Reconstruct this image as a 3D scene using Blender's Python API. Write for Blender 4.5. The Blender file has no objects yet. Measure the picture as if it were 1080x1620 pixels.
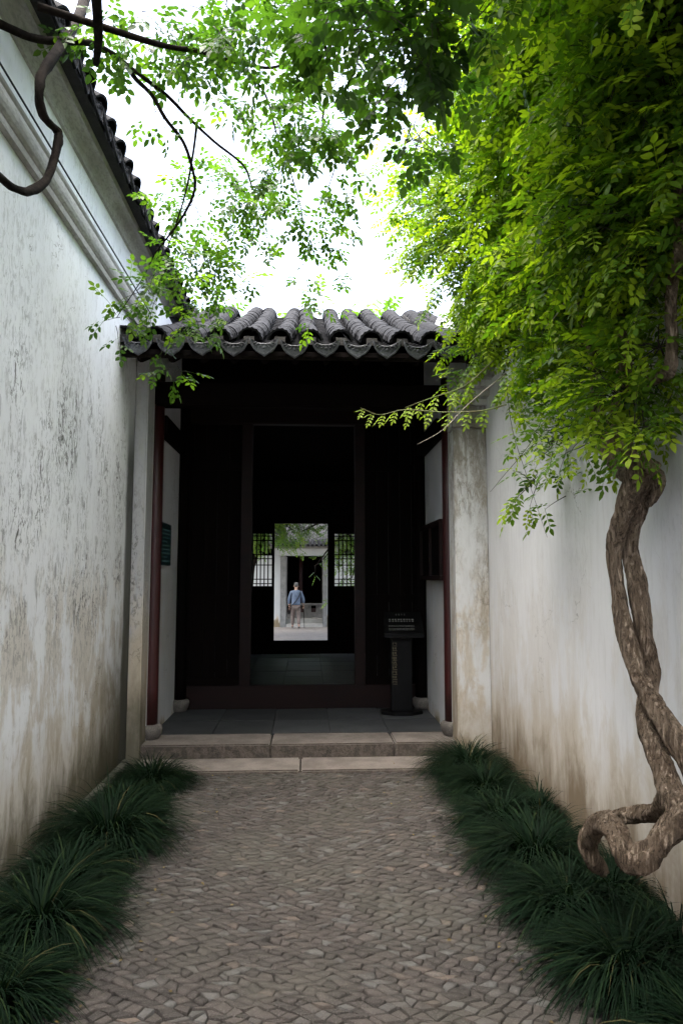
import bpy, bmesh, math, random
import numpy as np
from mathutils import Vector, Matrix, Quaternion

# ------------------------------------------------------------------ camera, sky, sun, exposure
S = bpy.context.scene
COL = S.collection
R = math.radians
cam_d = bpy.data.cameras.new('camera'); cam = bpy.data.objects.new('camera', cam_d); COL.objects.link(cam)
cam_d.sensor_fit = 'VERTICAL'; cam_d.sensor_height = 36; cam_d.sensor_width = 24; cam_d.lens = 24.0
cam_d.clip_start = 0.05; cam_d.clip_end = 2000
cam.location = (0, 0, 1.65)
cam.rotation_euler = (R(90 + 5.395), 0, R(-2.797))
S.camera = cam

SUN_EL, SUN_AZ = 74.0, -140.0       # azimuth measured from +Y towards +X
W = bpy.data.worlds.new('World'); S.world = W; W.use_nodes = True
nt = W.node_tree; nt.nodes.clear()
sky = nt.nodes.new('ShaderNodeTexSky'); sky.sky_type = 'NISHITA'; sky.sun_disc = False
sky.sun_elevation = R(SUN_EL); sky.sun_rotation = R(SUN_AZ)
sky.air_density = 1.0; sky.dust_density = 6.0; sky.ozone_density = 1.0
hs = nt.nodes.new('ShaderNodeHueSaturation'); hs.inputs['Saturation'].default_value = 0.65
bg = nt.nodes.new('ShaderNodeBackground'); bg.inputs['Strength'].default_value = 0.15
wo = nt.nodes.new('ShaderNodeOutputWorld')
nt.links.new(sky.outputs[0], hs.inputs['Color']); nt.links.new(hs.outputs[0], bg.inputs['Color'])
nt.links.new(bg.outputs[0], wo.inputs['Surface'])
sun_d = bpy.data.lights.new('sun', 'SUN'); sun = bpy.data.objects.new('sun', sun_d); COL.objects.link(sun)
sun_d.energy = 1.3; sun_d.angle = R(80); sun_d.color = (1.0, 0.96, 0.9)
_el, _az = R(SUN_EL), R(SUN_AZ)
_sd = Vector((math.sin(_az) * math.cos(_el), math.cos(_az) * math.cos(_el), math.sin(_el)))
sun.rotation_euler = _sd.to_track_quat('Z', 'Y').to_euler()
S.view_settings.view_transform = 'Standard'; S.view_settings.look = 'None'
S.view_settings.gamma = 1.0; S.view_settings.use_curve_mapping = False
S.view_settings.exposure = 3.0
S.render.engine = 'CYCLES'
S.cycles.max_bounces = 5; S.cycles.diffuse_bounces = 3; S.cycles.transmission_bounces = 3

rng = random.Random(7)

# ------------------------------------------------------------------ materials
MATS = {}
class NT:
    def __init__(s, name):
        s.m = bpy.data.materials.new(name); s.m.use_nodes = True; s.t = s.m.node_tree
        s.b = s.t.nodes['Principled BSDF']; s.o = s.t.nodes['Material Output']
        s.tc = s.t.nodes.new('ShaderNodeTexCoord'); MATS[name] = s.m
    def n(s, typ, **kw):
        x = s.t.nodes.new('ShaderNode' + typ)
        for k, v in kw.items(): setattr(x, k, v)
        return x
    def l(s, a, b): s.t.links.new(a, b)
    def noise(s, scale, detail=6, rough=.6, stretch=(1, 1, 1), dist=0.0, off=(0, 0, 0)):
        mp = s.n('Mapping'); mp.inputs['Scale'].default_value = stretch; mp.inputs['Location'].default_value = off
        s.l(s.tc.outputs['Object'], mp.inputs[0])
        x = s.n('TexNoise'); x.inputs['Scale'].default_value = scale; x.inputs['Detail'].default_value = detail
        x.inputs['Roughness'].default_value = rough; x.inputs['Distortion'].default_value = dist
        s.l(mp.outputs[0], x.inputs['Vector']); return x.outputs[0]
    def ramp(s, v, lo, hi, a=0.0, b=1.0):
        x = s.n('MapRange'); x.interpolation_type = 'SMOOTHSTEP'
        for i, q in enumerate((lo, hi, a, b)): x.inputs[i + 1].default_value = q
        s.l(v, x.inputs[0]); return x.outputs[0]
    def mth(s, op, a, b):
        x = s.n('Math', operation=op)
        for i, q in enumerate((a, b)):
            if isinstance(q, (int, float)): x.inputs[i].default_value = q
            else: s.l(q, x.inputs[i])
        return x.outputs[0]
    def mix(s, f, a, b, mode='MIX'):
        x = s.n('Mix', data_type='RGBA', blend_type=mode)
        for i, q in ((0, f), (6, a), (7, b)):
            if isinstance(q, (int, float)): x.inputs[i].default_value = q
            elif isinstance(q, tuple): x.inputs[i].default_value = (*q, 1)
            else: s.l(q, x.inputs[i])
        return x.outputs[2]
    def bump(s, h, strength=.3, dist=.01):
        x = s.n('Bump'); x.inputs['Strength'].default_value = strength; x.inputs['Distance'].default_value = dist
        s.l(h, x.inputs['Height']); s.l(x.outputs[0], s.b.inputs['Normal'])
    def rand(s):
        return s.n('ObjectInfo').outputs['Random']
    def attr(s, name):
        return s.n('Attribute', attribute_name=name).outputs['Fac']
    def col(s, c): s.l(c, s.b.inputs['Base Color']) if not isinstance(c, tuple) else setattr(s.b.inputs['Base Color'], 'default_value', (*c, 1))
    def rough(s, r): s.b.inputs['Roughness'].default_value = r

def simple(name, c1, c2, scale=8, rough=.7, bump=.2, bdist=.005, stretch=(1, 1, 1), vary=0.0, fine=60, spec=None):
    t = NT(name); a = t.noise(scale, 6, .65, stretch); f = t.noise(fine, 4, .7, stretch)
    c = t.mix(t.ramp(a, .38, .62), c1, c2)
    c = t.mix(t.ramp(f, .44, .64, 0, .6), c, tuple(x * .5 for x in c1))
    if vary:
        k = t.ramp(t.rand(), 0, 1, 1 - vary, 1 + vary)
        cc = t.n('CombineColor'); [t.l(k, cc.inputs[i]) for i in range(3)]
        c = t.mix(1.0, c, cc.outputs[0], 'MULTIPLY')
    t.col(c); t.rough(rough)
    if spec is not None: t.b.inputs['Specular IOR Level'].default_value = spec
    t.bump(t.mth('ADD', a, t.mth('MULTIPLY', f, .6)), bump, bdist); return t.m

def plaster(name, seed, peel=.5, mold=.5, base_h=.55, base_c=(.13, .10, .055), tint=(.74, .76, .77), rust=.0, streaky=.3, corner=None):
    t = NT(name); off = (seed * 3.1, seed * 1.7, seed * .9)
    z = t.n('SeparateXYZ'); t.l(t.tc.outputs['Object'], z.inputs[0]); zz = z.outputs[2]
    big = t.noise(.9, 5, .6, (1, 1, .7), .3, off)
    streak = t.noise(5.5, 8, .68, (1, 1, .16), .5, off)
    fstreak = t.noise(22, 6, .7, (1, 1, .12), .3, off)
    speck = t.noise(17, 9, .75, (1, 1, .42), 1.0, off)
    cloud = t.noise(2.2, 7, .6, (1, 1, .5), .4, off)
    c = t.mix(t.ramp(big, .3, .7), tint, tuple(x * .88 for x in tint))
    c = t.mix(t.mth('MULTIPLY', t.ramp(fstreak, .45, .75), streaky), c, (.46, .45, .42))
    # worn away limewash showing the beige undercoat, in ragged vertical patches low on the wall
    hmask = t.mth('MULTIPLY', t.ramp(zz, 0.15, .7), t.ramp(zz, 1.1, 2.1, 1, .12))
    mott = t.noise(6.5, 9, .7, (1, 1, .5), .6, off)
    pk = t.mth('ADD', t.mth('MULTIPLY', streak, .34), t.mth('ADD', t.mth('MULTIPLY', cloud, .36), t.mth('MULTIPLY', mott, .30)))
    pm = t.mth('MULTIPLY', t.ramp(pk, .47, .53), t.ramp(hmask, 0, 1, 0, 1))
    c = t.mix(t.mth('MULTIPLY', pm, peel), c, (.56, .49, .39))
    c = t.mix(t.mth('MULTIPLY', t.ramp(pk, .60, .66), peel * .55), c, (.60, .54, .44))
    # grey lichen specks at head height, running down
    spk2 = t.noise(42, 8, .75, (1, 1, .35), .8, off)
    mm = t.mth('MULTIPLY', t.mth('MAXIMUM', t.ramp(speck, .53, .58), t.ramp(spk2, .54, .59)), t.ramp(t.mth('ADD', t.mth('MULTIPLY', cloud, .6), t.mth('MULTIPLY', streak, .4)), .42, .60))
    mm = t.mth('MULTIPLY', mm, t.mth('MULTIPLY', t.ramp(zz, .8, 1.6), t.ramp(zz, 2.6, 3.6, 1, .15)))
    c = t.mix(t.mth('MULTIPLY', mm, mold), c, (.13, .13, .12))
    c = t.mix(t.mth('MULTIPLY', t.mth('MULTIPLY', t.ramp(spk2, .50, .56), t.ramp(mott, .47, .55)), mold * .35), c, (.38, .37, .345))
    # rising damp and splash dirt at the foot
    h = t.mth('ADD', zz, t.mth('MULTIPLY', t.mth('SUBTRACT', pk, .5), -2.0))
    c = t.mix(t.mth('MULTIPLY', t.ramp(h, base_h * 2.0, base_h * .8), .6), c, (.42, .335, .215))
    c = t.mix(t.mth('MULTIPLY', t.ramp(h, base_h * 1.15, base_h * .2), .85), c, base_c)
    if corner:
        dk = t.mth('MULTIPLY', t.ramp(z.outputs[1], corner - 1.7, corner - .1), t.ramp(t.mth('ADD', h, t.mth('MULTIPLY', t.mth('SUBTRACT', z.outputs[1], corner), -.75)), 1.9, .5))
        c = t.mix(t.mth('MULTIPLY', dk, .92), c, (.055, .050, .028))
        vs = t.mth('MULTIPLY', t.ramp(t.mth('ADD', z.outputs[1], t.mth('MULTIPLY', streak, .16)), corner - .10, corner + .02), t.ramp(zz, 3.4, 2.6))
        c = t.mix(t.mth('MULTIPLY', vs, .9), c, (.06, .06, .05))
    if rust:
        rm = t.mth('MULTIPLY', t.ramp(cloud, .40, .62), t.ramp(t.mth('ADD', streak, t.mth('MULTIPLY', speck, .5)), .68, .85))
        c = t.mix(t.mth('MULTIPLY', rm, rust), c, (.33, .285, .22))
        rb = t.mth('MULTIPLY', t.ramp(streak, .48, .62), t.ramp(zz, 2.3, 3.3))
        c = t.mix(t.mth('MULTIPLY', rb, rust), c, (.13, .11, .085))
    vo = t.n('TexVoronoi', feature='DISTANCE_TO_EDGE'); vo.inputs['Scale'].default_value = 1.1
    vm = t.n('VectorMath', operation='ADD'); wn = t.n('TexNoise'); wn.inputs['Scale'].default_value = 3.0; wn.inputs['Detail'].default_value = 6
    t.l(t.tc.outputs['Object'], wn.inputs['Vector']); t.l(wn.outputs['Color'], vm.inputs[0]); t.l(t.tc.outputs['Object'], vm.inputs[1]); t.l(vm.outputs[0], vo.inputs['Vector'])
    crack = t.mth('MULTIPLY', t.ramp(vo.outputs['Distance'], .006, .002), t.ramp(cloud, .50, .62))
    c = t.mix(t.mth('MULTIPLY', crack, .55), c, (.16, .145, .12))
    t.col(c); t.rough(.9); t.b.inputs['Specular IOR Level'].default_value = .2
    hh = t.mth('ADD', t.mth('MULTIPLY', speck, .5), t.mth('ADD', cloud, t.mth('MULTIPLY', pm, -.25 * peel)))
    t.bump(hh, .35, .012); return t.m

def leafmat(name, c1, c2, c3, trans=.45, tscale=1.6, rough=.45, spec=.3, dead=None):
    """c1 dark .. c2 mid .. c3 light; per leaf attribute 'var' picks the tone"""
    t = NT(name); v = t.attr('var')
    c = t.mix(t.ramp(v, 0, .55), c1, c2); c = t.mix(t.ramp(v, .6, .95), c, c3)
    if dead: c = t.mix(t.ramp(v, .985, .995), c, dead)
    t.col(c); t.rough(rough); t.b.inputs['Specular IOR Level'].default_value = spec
    tr = t.n('BsdfTranslucent'); tcn = t.mix(1.0, c, (tscale * 1.0, tscale * 1.15, tscale * .35), 'MULTIPLY'); t.l(tcn, tr.inputs[0])
    ms = t.n('MixShader'); ms.inputs[0].default_value = trans
    t.l(t.b.outputs[0], ms.inputs[1]); t.l(tr.outputs[0], ms.inputs[2]); t.l(ms.outputs[0], t.o.inputs['Surface'])
    return t.m

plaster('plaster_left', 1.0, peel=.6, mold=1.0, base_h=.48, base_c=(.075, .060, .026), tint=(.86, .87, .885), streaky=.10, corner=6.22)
plaster('plaster_right', 4.3, peel=.22, mold=.12, base_h=.5, base_c=(.16, .11, .06), tint=(.75, .75, .755), streaky=.28)
plaster('plaster_pier', 7.7, peel=.8, mold=.5, base_h=.35, base_c=(.20, .15, .09), tint=(.72, .72, .71), rust=.75, streaky=.4)
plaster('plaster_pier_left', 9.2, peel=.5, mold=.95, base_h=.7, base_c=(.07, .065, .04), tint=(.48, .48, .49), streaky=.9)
plaster('plaster_porch', 2.2, peel=.2, mold=.15, base_h=.12, tint=(.66, .67, .69))
plaster('plaster_far', 5.5, peel=.1, mold=.05, base_h=.1, tint=(.42, .435, .45))
simple('moulding', (.44, .43, .405), (.30, .28, .25), 3, .9, .25, .006, (1, .4, 1))
simple('tile', (.008, .008, .009), (.019, .019, .0205), 7, .85, .5, .006, vary=.3, fine=45, spec=.12)
simple('tile_end', (.045, .047, .053), (.095, .098, .108), 16, .7, .9, .008, vary=.25, fine=70)
simple('tile_mortar', (.035, .033, .03), (.02, .019, .018), 12, .95, .6, .01)
simple('granite', (.15, .128, .112), (.225, .195, .172), 5, .8, .35, .006, vary=.12, fine=140)
simple('footing', (.06, .058, .040), (.10, .095, .075), 9, .95, .8, .01, fine=60)
simple('drum_stone', (.11, .098, .088), (.165, .148, .132), 9, .9, .4, .006, fine=90)
simple('granite_rough', (.15, .122, .10), (.075, .062, .052), 20, .95, 1.0, .02, vary=.12, fine=60)
simple('brick_floor', (.036, .039, .042), (.055, .058, .061), 4, .6, .15, .003, vary=.22, fine=90)
simple('red_lacquer', (.045, .005, .005), (.028, .004, .004), 6, .5, .12, .003, (1, 1, .15), fine=30)
simple('dark_wood', (.0040, .0022, .0018), (.0025, .0016, .0014), 6, .8, .2, .003, (1, 1, .15), vary=.2, fine=40, spec=.06)
simple('brown_wood', (.010, .0028, .0022), (.006, .002, .0018), 6, .6, .2, .003, (.2, 1, 1), vary=.2, fine=40, spec=.2)
simple('soil', (.028, .021, .015), (.05, .038, .026), 9, 1.0, 1.0, .03)
simple('earth', (.12, .105, .085), (.17, .15, .12), .7, 1.0, .4, .02)
simple('joint_soil', (.007, .006, .0045), (.016, .013, .010), 14, 1.0, 1.0, .02)
simple('bark_plain', (.235, .175, .125), (.055, .038, .027), 22, .95, 1.0, .035, (1, 1, .3), fine=70)
simple('bark_dark', (.008, .006, .005), (.018, .014, .011), 14, .95, .9, .01, fine=50, spec=.06)
simple('twig', (.03, .024, .015), (.022, .018, .011), 10, .8, .1)
simple('dry_stem', (.30, .27, .22), (.20, .17, .13), 20, .85, .2)
simple('green_stem', (.12, .16, .03), (.16, .13, .05), 10, .6, .1)
simple('black_metal', (.002, .002, .0022), (.004, .004, .0045), 9, .5, .05, .002, spec=.2)
simple('teal_board', (.012, .055, .065), (.010, .040, .050), 5, .4, .05, .002)
simple('teal_text', (.10, .22, .22), (.08, .18, .18), 30, .5, 0)
simple('pale_text', (.22, .22, .21), (.16, .16, .15), 60, .6, 0)
simple('gold_text', (.16, .13, .07), (.10, .085, .05), 60, .6, 0)
simple('courtyard_paving', (.15, .133, .12), (.11, .098, .09), 6, .9, .5, .01, fine=40)
simple('grey_stone', (.20, .20, .196), (.14, .14, .137), 4, .85, .2, .005)
simple('pale_step', (.36, .35, .325), (.30, .29, .27), 4, .85, .2, .005)
simple('shirt', (.10, .135, .20), (.075, .105, .16), 9, .85, .3, .01)
simple('trousers', (.16, .125, .11), (.11, .085, .075), 9, .9, .3, .01)
simple('skin', (.42, .26, .19), (.36, .21, .15), 20, .55, .05)
simple('hair', (.05, .048, .045), (.12, .115, .11), 60, .8, .3)
simple('shoe', (.03, .025, .022), (.05, .04, .035), 20, .6, .1)
def bark():
    t = NT('bark'); fis = t.noise(72, 5, .65, (1, 1, .10), .25); pl = t.noise(9, 5, .6, (1, 1, .5), .5); fi = t.noise(150, 3, .7)
    c = t.mix(t.ramp(pl, .35, .65), (.34, .255, .18), (.20, .14, .094))
    c = t.mix(t.ramp(fis, .48, .39, 0, .78), c, (.035, .025, .018)); c = t.mix(t.ramp(fis, .53, .64, 0, .4), c, (.40, .33, .26)); c = t.mix(t.ramp(fi, .5, .8, 0, .4), c, (.05, .036, .026))
    t.col(c); t.rough(.95); t.b.inputs['Specular IOR Level'].default_value = .2
    t.bump(t.mth('ADD', t.ramp(fis, .38, .60), t.mth('MULTIPLY', fi, .4)), 1.0, .03)
bark()
# cobbles: purple-grey granite setts, every stone its own tone
def cobble(name, attr):
    t = NT(name); v = t.attr('var') if attr else t.rand()
    a = t.noise(25, 6, .7); f = t.noise(160, 3, .7)
    c = t.mix(t.ramp(v, 0, 1), (.030, .025, .021), (.070, .058, .050))
    c = t.mix(t.ramp(t.mth('FRACT', t.mth('MULTIPLY', v, 7.31), 0), .95, 1.0), c, (.15, .115, .09))
    c = t.mix(t.ramp(t.mth('FRACT', t.mth('MULTIPLY', v, 13.7), 0), .75, 1.0), c, (.11, .108, .10))
    c = t.mix(t.ramp(a, .42, .62, 0, .6), c, (.050, .042, .036)); c = t.mix(t.ramp(f, .52, .64, 0, .45), c, (.17, .15, .135))
    g = t.n('NewGeometry'); big = t.n('TexNoise'); big.inputs['Scale'].default_value = 1.6; big.inputs['Detail'].default_value = 4
    t.l(g.outputs['Position'], big.inputs['Vector'])
    c = t.mix(t.ramp(big.outputs[0], .42, .66, 0, .5), c, (.075, .070, .055))
    t.col(c); t.rough(.85); t.bump(t.mth('ADD', a, t.mth('MULTIPLY', f, .5)), .9, .010); return t.m
cobble('cobble', False); cobble('cobble_joined', True)
leafmat('leaf_canopy', (.020, .050, .010), (.050, .105, .016), (.125, .20, .025), .42, 1.7)
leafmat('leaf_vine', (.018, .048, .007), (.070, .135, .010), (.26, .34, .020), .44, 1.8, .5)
leafmat('leaf_dead', (.05, .035, .015), (.12, .085, .03), (.20, .15, .05), .2, 1.2)
leafmat('leaf_far', (.04, .09, .02), (.08, .15, .03), (.16, .22, .04), .4, 1.6)
leafmat('grass_blade', (.0036, .0095, .0045), (.0064, .0185, .0078), (.020, .035, .012), .12, 1.3, .7, .08, (.07, .062, .026))

# ------------------------------------------------------------------ mesh helpers
def link(o, parent=None):
    COL.objects.link(o)
    if parent is not None:
        o.parent = parent
        if parent.type == 'EMPTY': o.matrix_parent_inverse = Matrix.Translation(-parent.location)
    return o
def thing(name, label, cat, loc=(0, 0, 0), group=None):
    o = bpy.data.objects.new(name, None); o.empty_display_size = .1; COL.objects.link(o); o.location = loc
    return tag(o, label, cat, group)
def tag(o, label=None, cat=None, group=None, kind=None):
    for k, v in (('label', label), ('category', cat), ('group', group), ('kind', kind)):
        if v: o[k] = v
    return o
class MB:
    def __init__(s): s.v = []; s.f = []
    def add(s, vs, fs):
        n = len(s.v); s.v += [tuple(v) for v in vs]; s.f += [tuple(i + n for i in f) for f in fs]; return s
    def box(s, x0, x1, y0, y1, z0, z1):
        return s.add([(x, y, z) for x in (x0, x1) for y in (y0, y1) for z in (z0, z1)],
                     [(0, 1, 3, 2), (4, 6, 7, 5), (0, 4, 5, 1), (2, 3, 7, 6), (0, 2, 6, 4), (1, 5, 7, 3)])
    def hexa(s, p):    # 8 points: bottom 4 ring, top 4 ring
        return s.add(p, [(3, 2, 1, 0), (4, 5, 6, 7), (0, 1, 5, 4), (1, 2, 6, 5), (2, 3, 7, 6), (3, 0, 4, 7)])
    def prism(s, pts, axis, a, b):
        """outline pts (2D, ccw) swept along axis from a to b"""
        n = len(pts)
        def P(q, t):
            return {'x': (t, q[0], q[1]), 'y': (q[0], t, q[1]), 'z': (q[0], q[1], t)}[axis]
        vs = [P(q, a) for q in pts] + [P(q, b) for q in pts]
        fs = [tuple(range(n))[::-1], tuple(range(n, 2 * n))] + [(i, (i + 1) % n, n + (i + 1) % n, n + i) for i in range(n)]
        return s.add(vs, fs)
    def tube(s, pts, rad, n=8, cap=True, jit=0.0, rr=None, squash=1.0):
        pts = [Vector(p) for p in pts]; m = len(pts)
        if isinstance(rad, (int, float)): rad = [rad] * m
        T = [(pts[min(i + 1, m - 1)] - pts[max(i - 1, 0)]).normalized() for i in range(m)]
        ref = Vector((0, 0, 1)) if abs(T[0].z) < .9 else Vector((1, 0, 0))
        nrm = T[0].cross(ref).normalized(); vs = []
        for i in range(m):
            if i:
                q = T[i - 1].rotation_difference(T[i]); nrm = (q @ nrm); nrm = (nrm - T[i] * nrm.dot(T[i])).normalized()
            bn = T[i].cross(nrm)
            for k in range(n):
                a = 2 * math.pi * k / n; r = rad[i] * (1 + (rr.uniform(-jit, jit) if jit else 0))
                vs.append(pts[i] + nrm * math.cos(a) * r + bn * math.sin(a) * r * squash)
        fs = [(i * n + k, i * n + (k + 1) % n, (i + 1) * n + (k + 1) % n, (i + 1) * n + k) for i in range(m - 1) for k in range(n)]
        if cap: fs += [tuple(range(n))[::-1], tuple(range((m - 1) * n, m * n))]
        return s.add(vs, fs)
    def lathe(s, prof, cx, cy, n=24):
        vs = [(cx + r * math.cos(2 * math.pi * k / n), cy + r * math.sin(2 * math.pi * k / n), z) for r, z in prof for k in range(n)]
        m = len(prof)
        fs = [(i * n + k, i * n + (k + 1) % n, (i + 1) * n + (k + 1) % n, (i + 1) * n + k) for i in range(m - 1) for k in range(n)]
        fs += [tuple(range(n))[::-1], tuple(range((m - 1) * n, m * n))]
        return s.add(vs, fs)
    def mesh(s, name, mat, smooth=False, bevel=0, sub=0):
        me = bpy.data.meshes.new(name); me.from_pydata(s.v, [], s.f)
        if bevel or sub or True:
            bm = bmesh.new(); bm.from_mesh(me)
            bmesh.ops.recalc_face_normals(bm, faces=bm.faces)
            if bevel:
                es = [e for e in bm.edges if len(e.link_faces) == 2 and e.calc_face_angle(0) > .5]
                bmesh.ops.bevel(bm, geom=es, offset=bevel, segments=2, affect='EDGES', clamp_overlap=True)
            bm.to_mesh(me); bm.free()
        for m in (mat if isinstance(mat, (list, tuple)) else [mat]): me.materials.append(MATS[m])
        if smooth: me.polygons.foreach_set('use_smooth', [True] * len(me.polygons))
        return me
    def build(s, name, mat, parent=None, smooth=False, bevel=0):
        return link(bpy.data.objects.new(name, s.mesh(name, mat, smooth, bevel)), parent)
def inst(name, me, parent, M):
    o = bpy.data.objects.new(name, me); COL.objects.link(o)
    if parent is not None:
        o.parent = parent
        if parent.type == 'EMPTY': o.matrix_parent_inverse = Matrix.Translation(-parent.location)
    o.matrix_basis = M
    return o
def frame(pos, xdir, zdir, scale=1.0):
    x = Vector(xdir).normalized(); z = Vector(zdir); z = (z - x * z.dot(x))
    z = z.normalized() if z.length > 1e-5 else x.orthogonal().normalized(); y = z.cross(x)
    m = Matrix(((x.x, y.x, z.x), (x.y, y.y, z.y), (x.z, y.z, z.z))).to_4x4()
    m = m @ Matrix.Scale(scale, 4); m.translation = Vector(pos); return m
def smooth_path(pts, k=4):
    """Catmull-Rom through the points"""
    P = [Vector(p) for p in pts]; P = [P[0] * 2 - P[1]] + P + [P[-1] * 2 - P[-2]]; out = []
    for i in range(1, len(P) - 2):
        for j in range(k):
            t = j / k; a, b, c, d = P[i - 1:i + 3]
            out.append(.5 * ((2 * b) + (c - a) * t + (2 * a - 5 * b + 4 * c - d) * t * t + (3 * b - a - 3 * c + d) * t ** 3))
    out.append(P[-2]); return out
def lerp_r(rs, m):
    return [float(np.interp(i / (m - 1) * (len(rs) - 1), range(len(rs)), rs)) for i in range(m)]
def quads_mesh(name, V, F, mat, var=None, smooth=False):
    """fast mesh from numpy arrays, F (n,4)"""
    me = bpy.data.meshes.new(name); V = np.asarray(V, np.float32).reshape(-1, 3); F = np.asarray(F, np.int32)
    me.vertices.add(len(V)); me.vertices.foreach_set('co', V.ravel())
    me.loops.add(F.size); me.loops.foreach_set('vertex_index', F.ravel())
    me.polygons.add(len(F)); me.polygons.foreach_set('loop_start', np.arange(0, F.size, F.shape[1], dtype=np.int32))
    me.update(calc_edges=True)
    if var is not None:
        a = me.attributes.new('var', 'FLOAT', 'POINT'); a.data.foreach_set('value', np.asarray(var, np.float32))
    me.materials.append(MATS[mat])
    if smooth: me.polygons.foreach_set('use_smooth', np.ones(len(F), bool))
    me.validate(); return me

# ------------------------------------------------------------------ ground, soil, path
g = MB(); g.add([(-900, -900, -.34), (900, -900, -.34), (900, 900, -.34), (-900, 900, -.34)], [(0, 1, 2, 3)])
tag(g.build('ground', 'earth'), kind='structure')
def rough_sheet(x0, x1, y0, y1, z, step, amp, seed, bottom=-.33):
    r = random.Random(seed); nx = max(1, int((x1 - x0) / step)); ny = max(1, int((y1 - y0) / step)); m = MB(); vs = []
    for j in range(ny + 1):
        for i in range(nx + 1):
            vs.append((x0 + (x1 - x0) * i / nx, y0 + (y1 - y0) * j / ny, z + r.uniform(-amp, amp)))
    fs = [(j * (nx + 1) + i, j * (nx + 1) + i + 1, (j + 1) * (nx + 1) + i + 1, (j + 1) * (nx + 1) + i) for j in range(ny) for i in range(nx)]
    m.add(vs, fs); return m
tag(rough_sheet(-1.63, 1.70, -9, 6.0, -.035, .06, .012, 1).build('planting_soil', 'soil', smooth=True), kind='structure')
path = tag(rough_sheet(-1.02, 1.14, -9, 5.97, -.014, .07, .004, 2).build('path', 'joint_soil', smooth=True), kind='structure')

def cobbles():
    """a skewed net of shared, jittered corners: tight-fitting uneven diamonds in wavy courses"""
    r = random.Random(11); stones = []; c = .054
    def warp(u, v):
        x = (u - v) * .82; y = (u + v) * .54 + 2.6
        y += .07 * math.sin(x * 2.9 + y * 1.1) + .022 * math.sin(x * 6.3 - y * 2.2 + 1.0)
        x += .05 * math.sin(y * 2.7 + .6) + .015 * math.sin(x * 5.1 + y * 4.0)
        return x, y
    N = 96; net = {}
    for i in range(-N, N):
        for j in range(-N, N): net[i, j] = warp(c * (i + r.gauss(0, .17)), c * (j + r.gauss(0, .17) + .33 * (i % 2)))
    for i in range(-N, N - 1):
        for j in range(-N, N - 1):
            p = [net[i, j], net[i + 1, j], net[i + 1, j + 1], net[i, j + 1]]
            cx = sum(q[0] for q in p) / 4; cy = sum(q[1] for q in p) / 4
            lim = 1.03 + .03 * math.sin(cy * 5) + r.uniform(-.03, .03)
            if -lim + .04 < cx < lim + .06 and .3 < cy < 5.92: stones.append((cx, cy, p))
    return stones, r
stones, r_ = cobbles()
def stone_verts(s, r):
    cx, cy, c = s
    k = r.uniform(.86, .95); c = [(cx + (x - cx) * k, cy + (y - cy) * k) for x, y in c]
    h = r.uniform(.003, .008); tx, ty = r.gauss(0, .07), r.gauss(-.06, .07)
    ins = r.uniform(.90, .95)
    vs = [(x, y, -.03) for x, y in c]
    vs += [(x, y, h - .006 + (x - cx) * tx + (y - cy) * ty) for x, y in c]
    vs += [(cx + (x - cx) * ins, cy + (y - cy) * ins, h + (x - cx) * tx + (y - cy) * ty) for x, y in c]
    fs = [(8, 9, 10, 11)] + [(k + a, k + (a + 1) % 4, k + 4 + (a + 1) % 4, k + 4 + a) for k in (0, 4) for a in range(4)]
    return vs, fs
stones.sort(key=lambda s: (s[1] < 2.45, s[1]))      # nearest in view first
for k, s in enumerate(stones[:300]):
    vs, fs = stone_verts(s, r_); o = Vector((s[0], s[1], 0))
    m = MB(); m.add([Vector(v) - o for v in vs], fs)
    inst('cobblestone', m.mesh('cobblestone', 'cobble'), path, Matrix.Translation(o))
V, F, A = [], [], []
for s in stones[300:]:
    vs, fs = stone_verts(s, r_); n = len(V); V += vs; F += [[i + n for i in f] for f in fs]; A += [r_.random()] * 12
o = link(bpy.data.objects.new('cobblestones', quads_mesh('cobblestones', V, F, 'cobble_joined', A)), path); tag(o, kind='stuff')

# ------------------------------------------------------------------ roof tiles (shared meshes)
def barrel_mesh(name, mat, L, r0, r1, th=.013, n=8, scallop=0.0):
    """half-round cover tile, x runs up the slope, lower end at x=0"""
    m = MB(); vs = []
    for i, (x, r) in enumerate(((0, r0), (L, r1))):
        for rr in (r, r - th):
            for k in range(n + 1):
                a = math.pi * k / n; q = rr + (scallop * (1 if k % 2 else -1) if i == 0 and rr == r else 0)
                vs.append((x, q * math.cos(a), q * math.sin(a)))
    w = n + 1; fs = []
    for k in range(n):
        fs += [(k, k + 1, 2 * w + k + 1, 2 * w + k), (w + k + 1, w + k, 3 * w + k, 3 * w + k + 1),
               (k + 1, k, w + k, w + k + 1), (2 * w + k, 2 * w + k + 1, 3 * w + k + 1, 3 * w + k)]
    fs += [(0, 2 * w, 3 * w, w), (n, w + n, 3 * w + n, 2 * w + n)]
    m.add(vs, fs); return m.mesh(name, mat, smooth=False)
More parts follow.
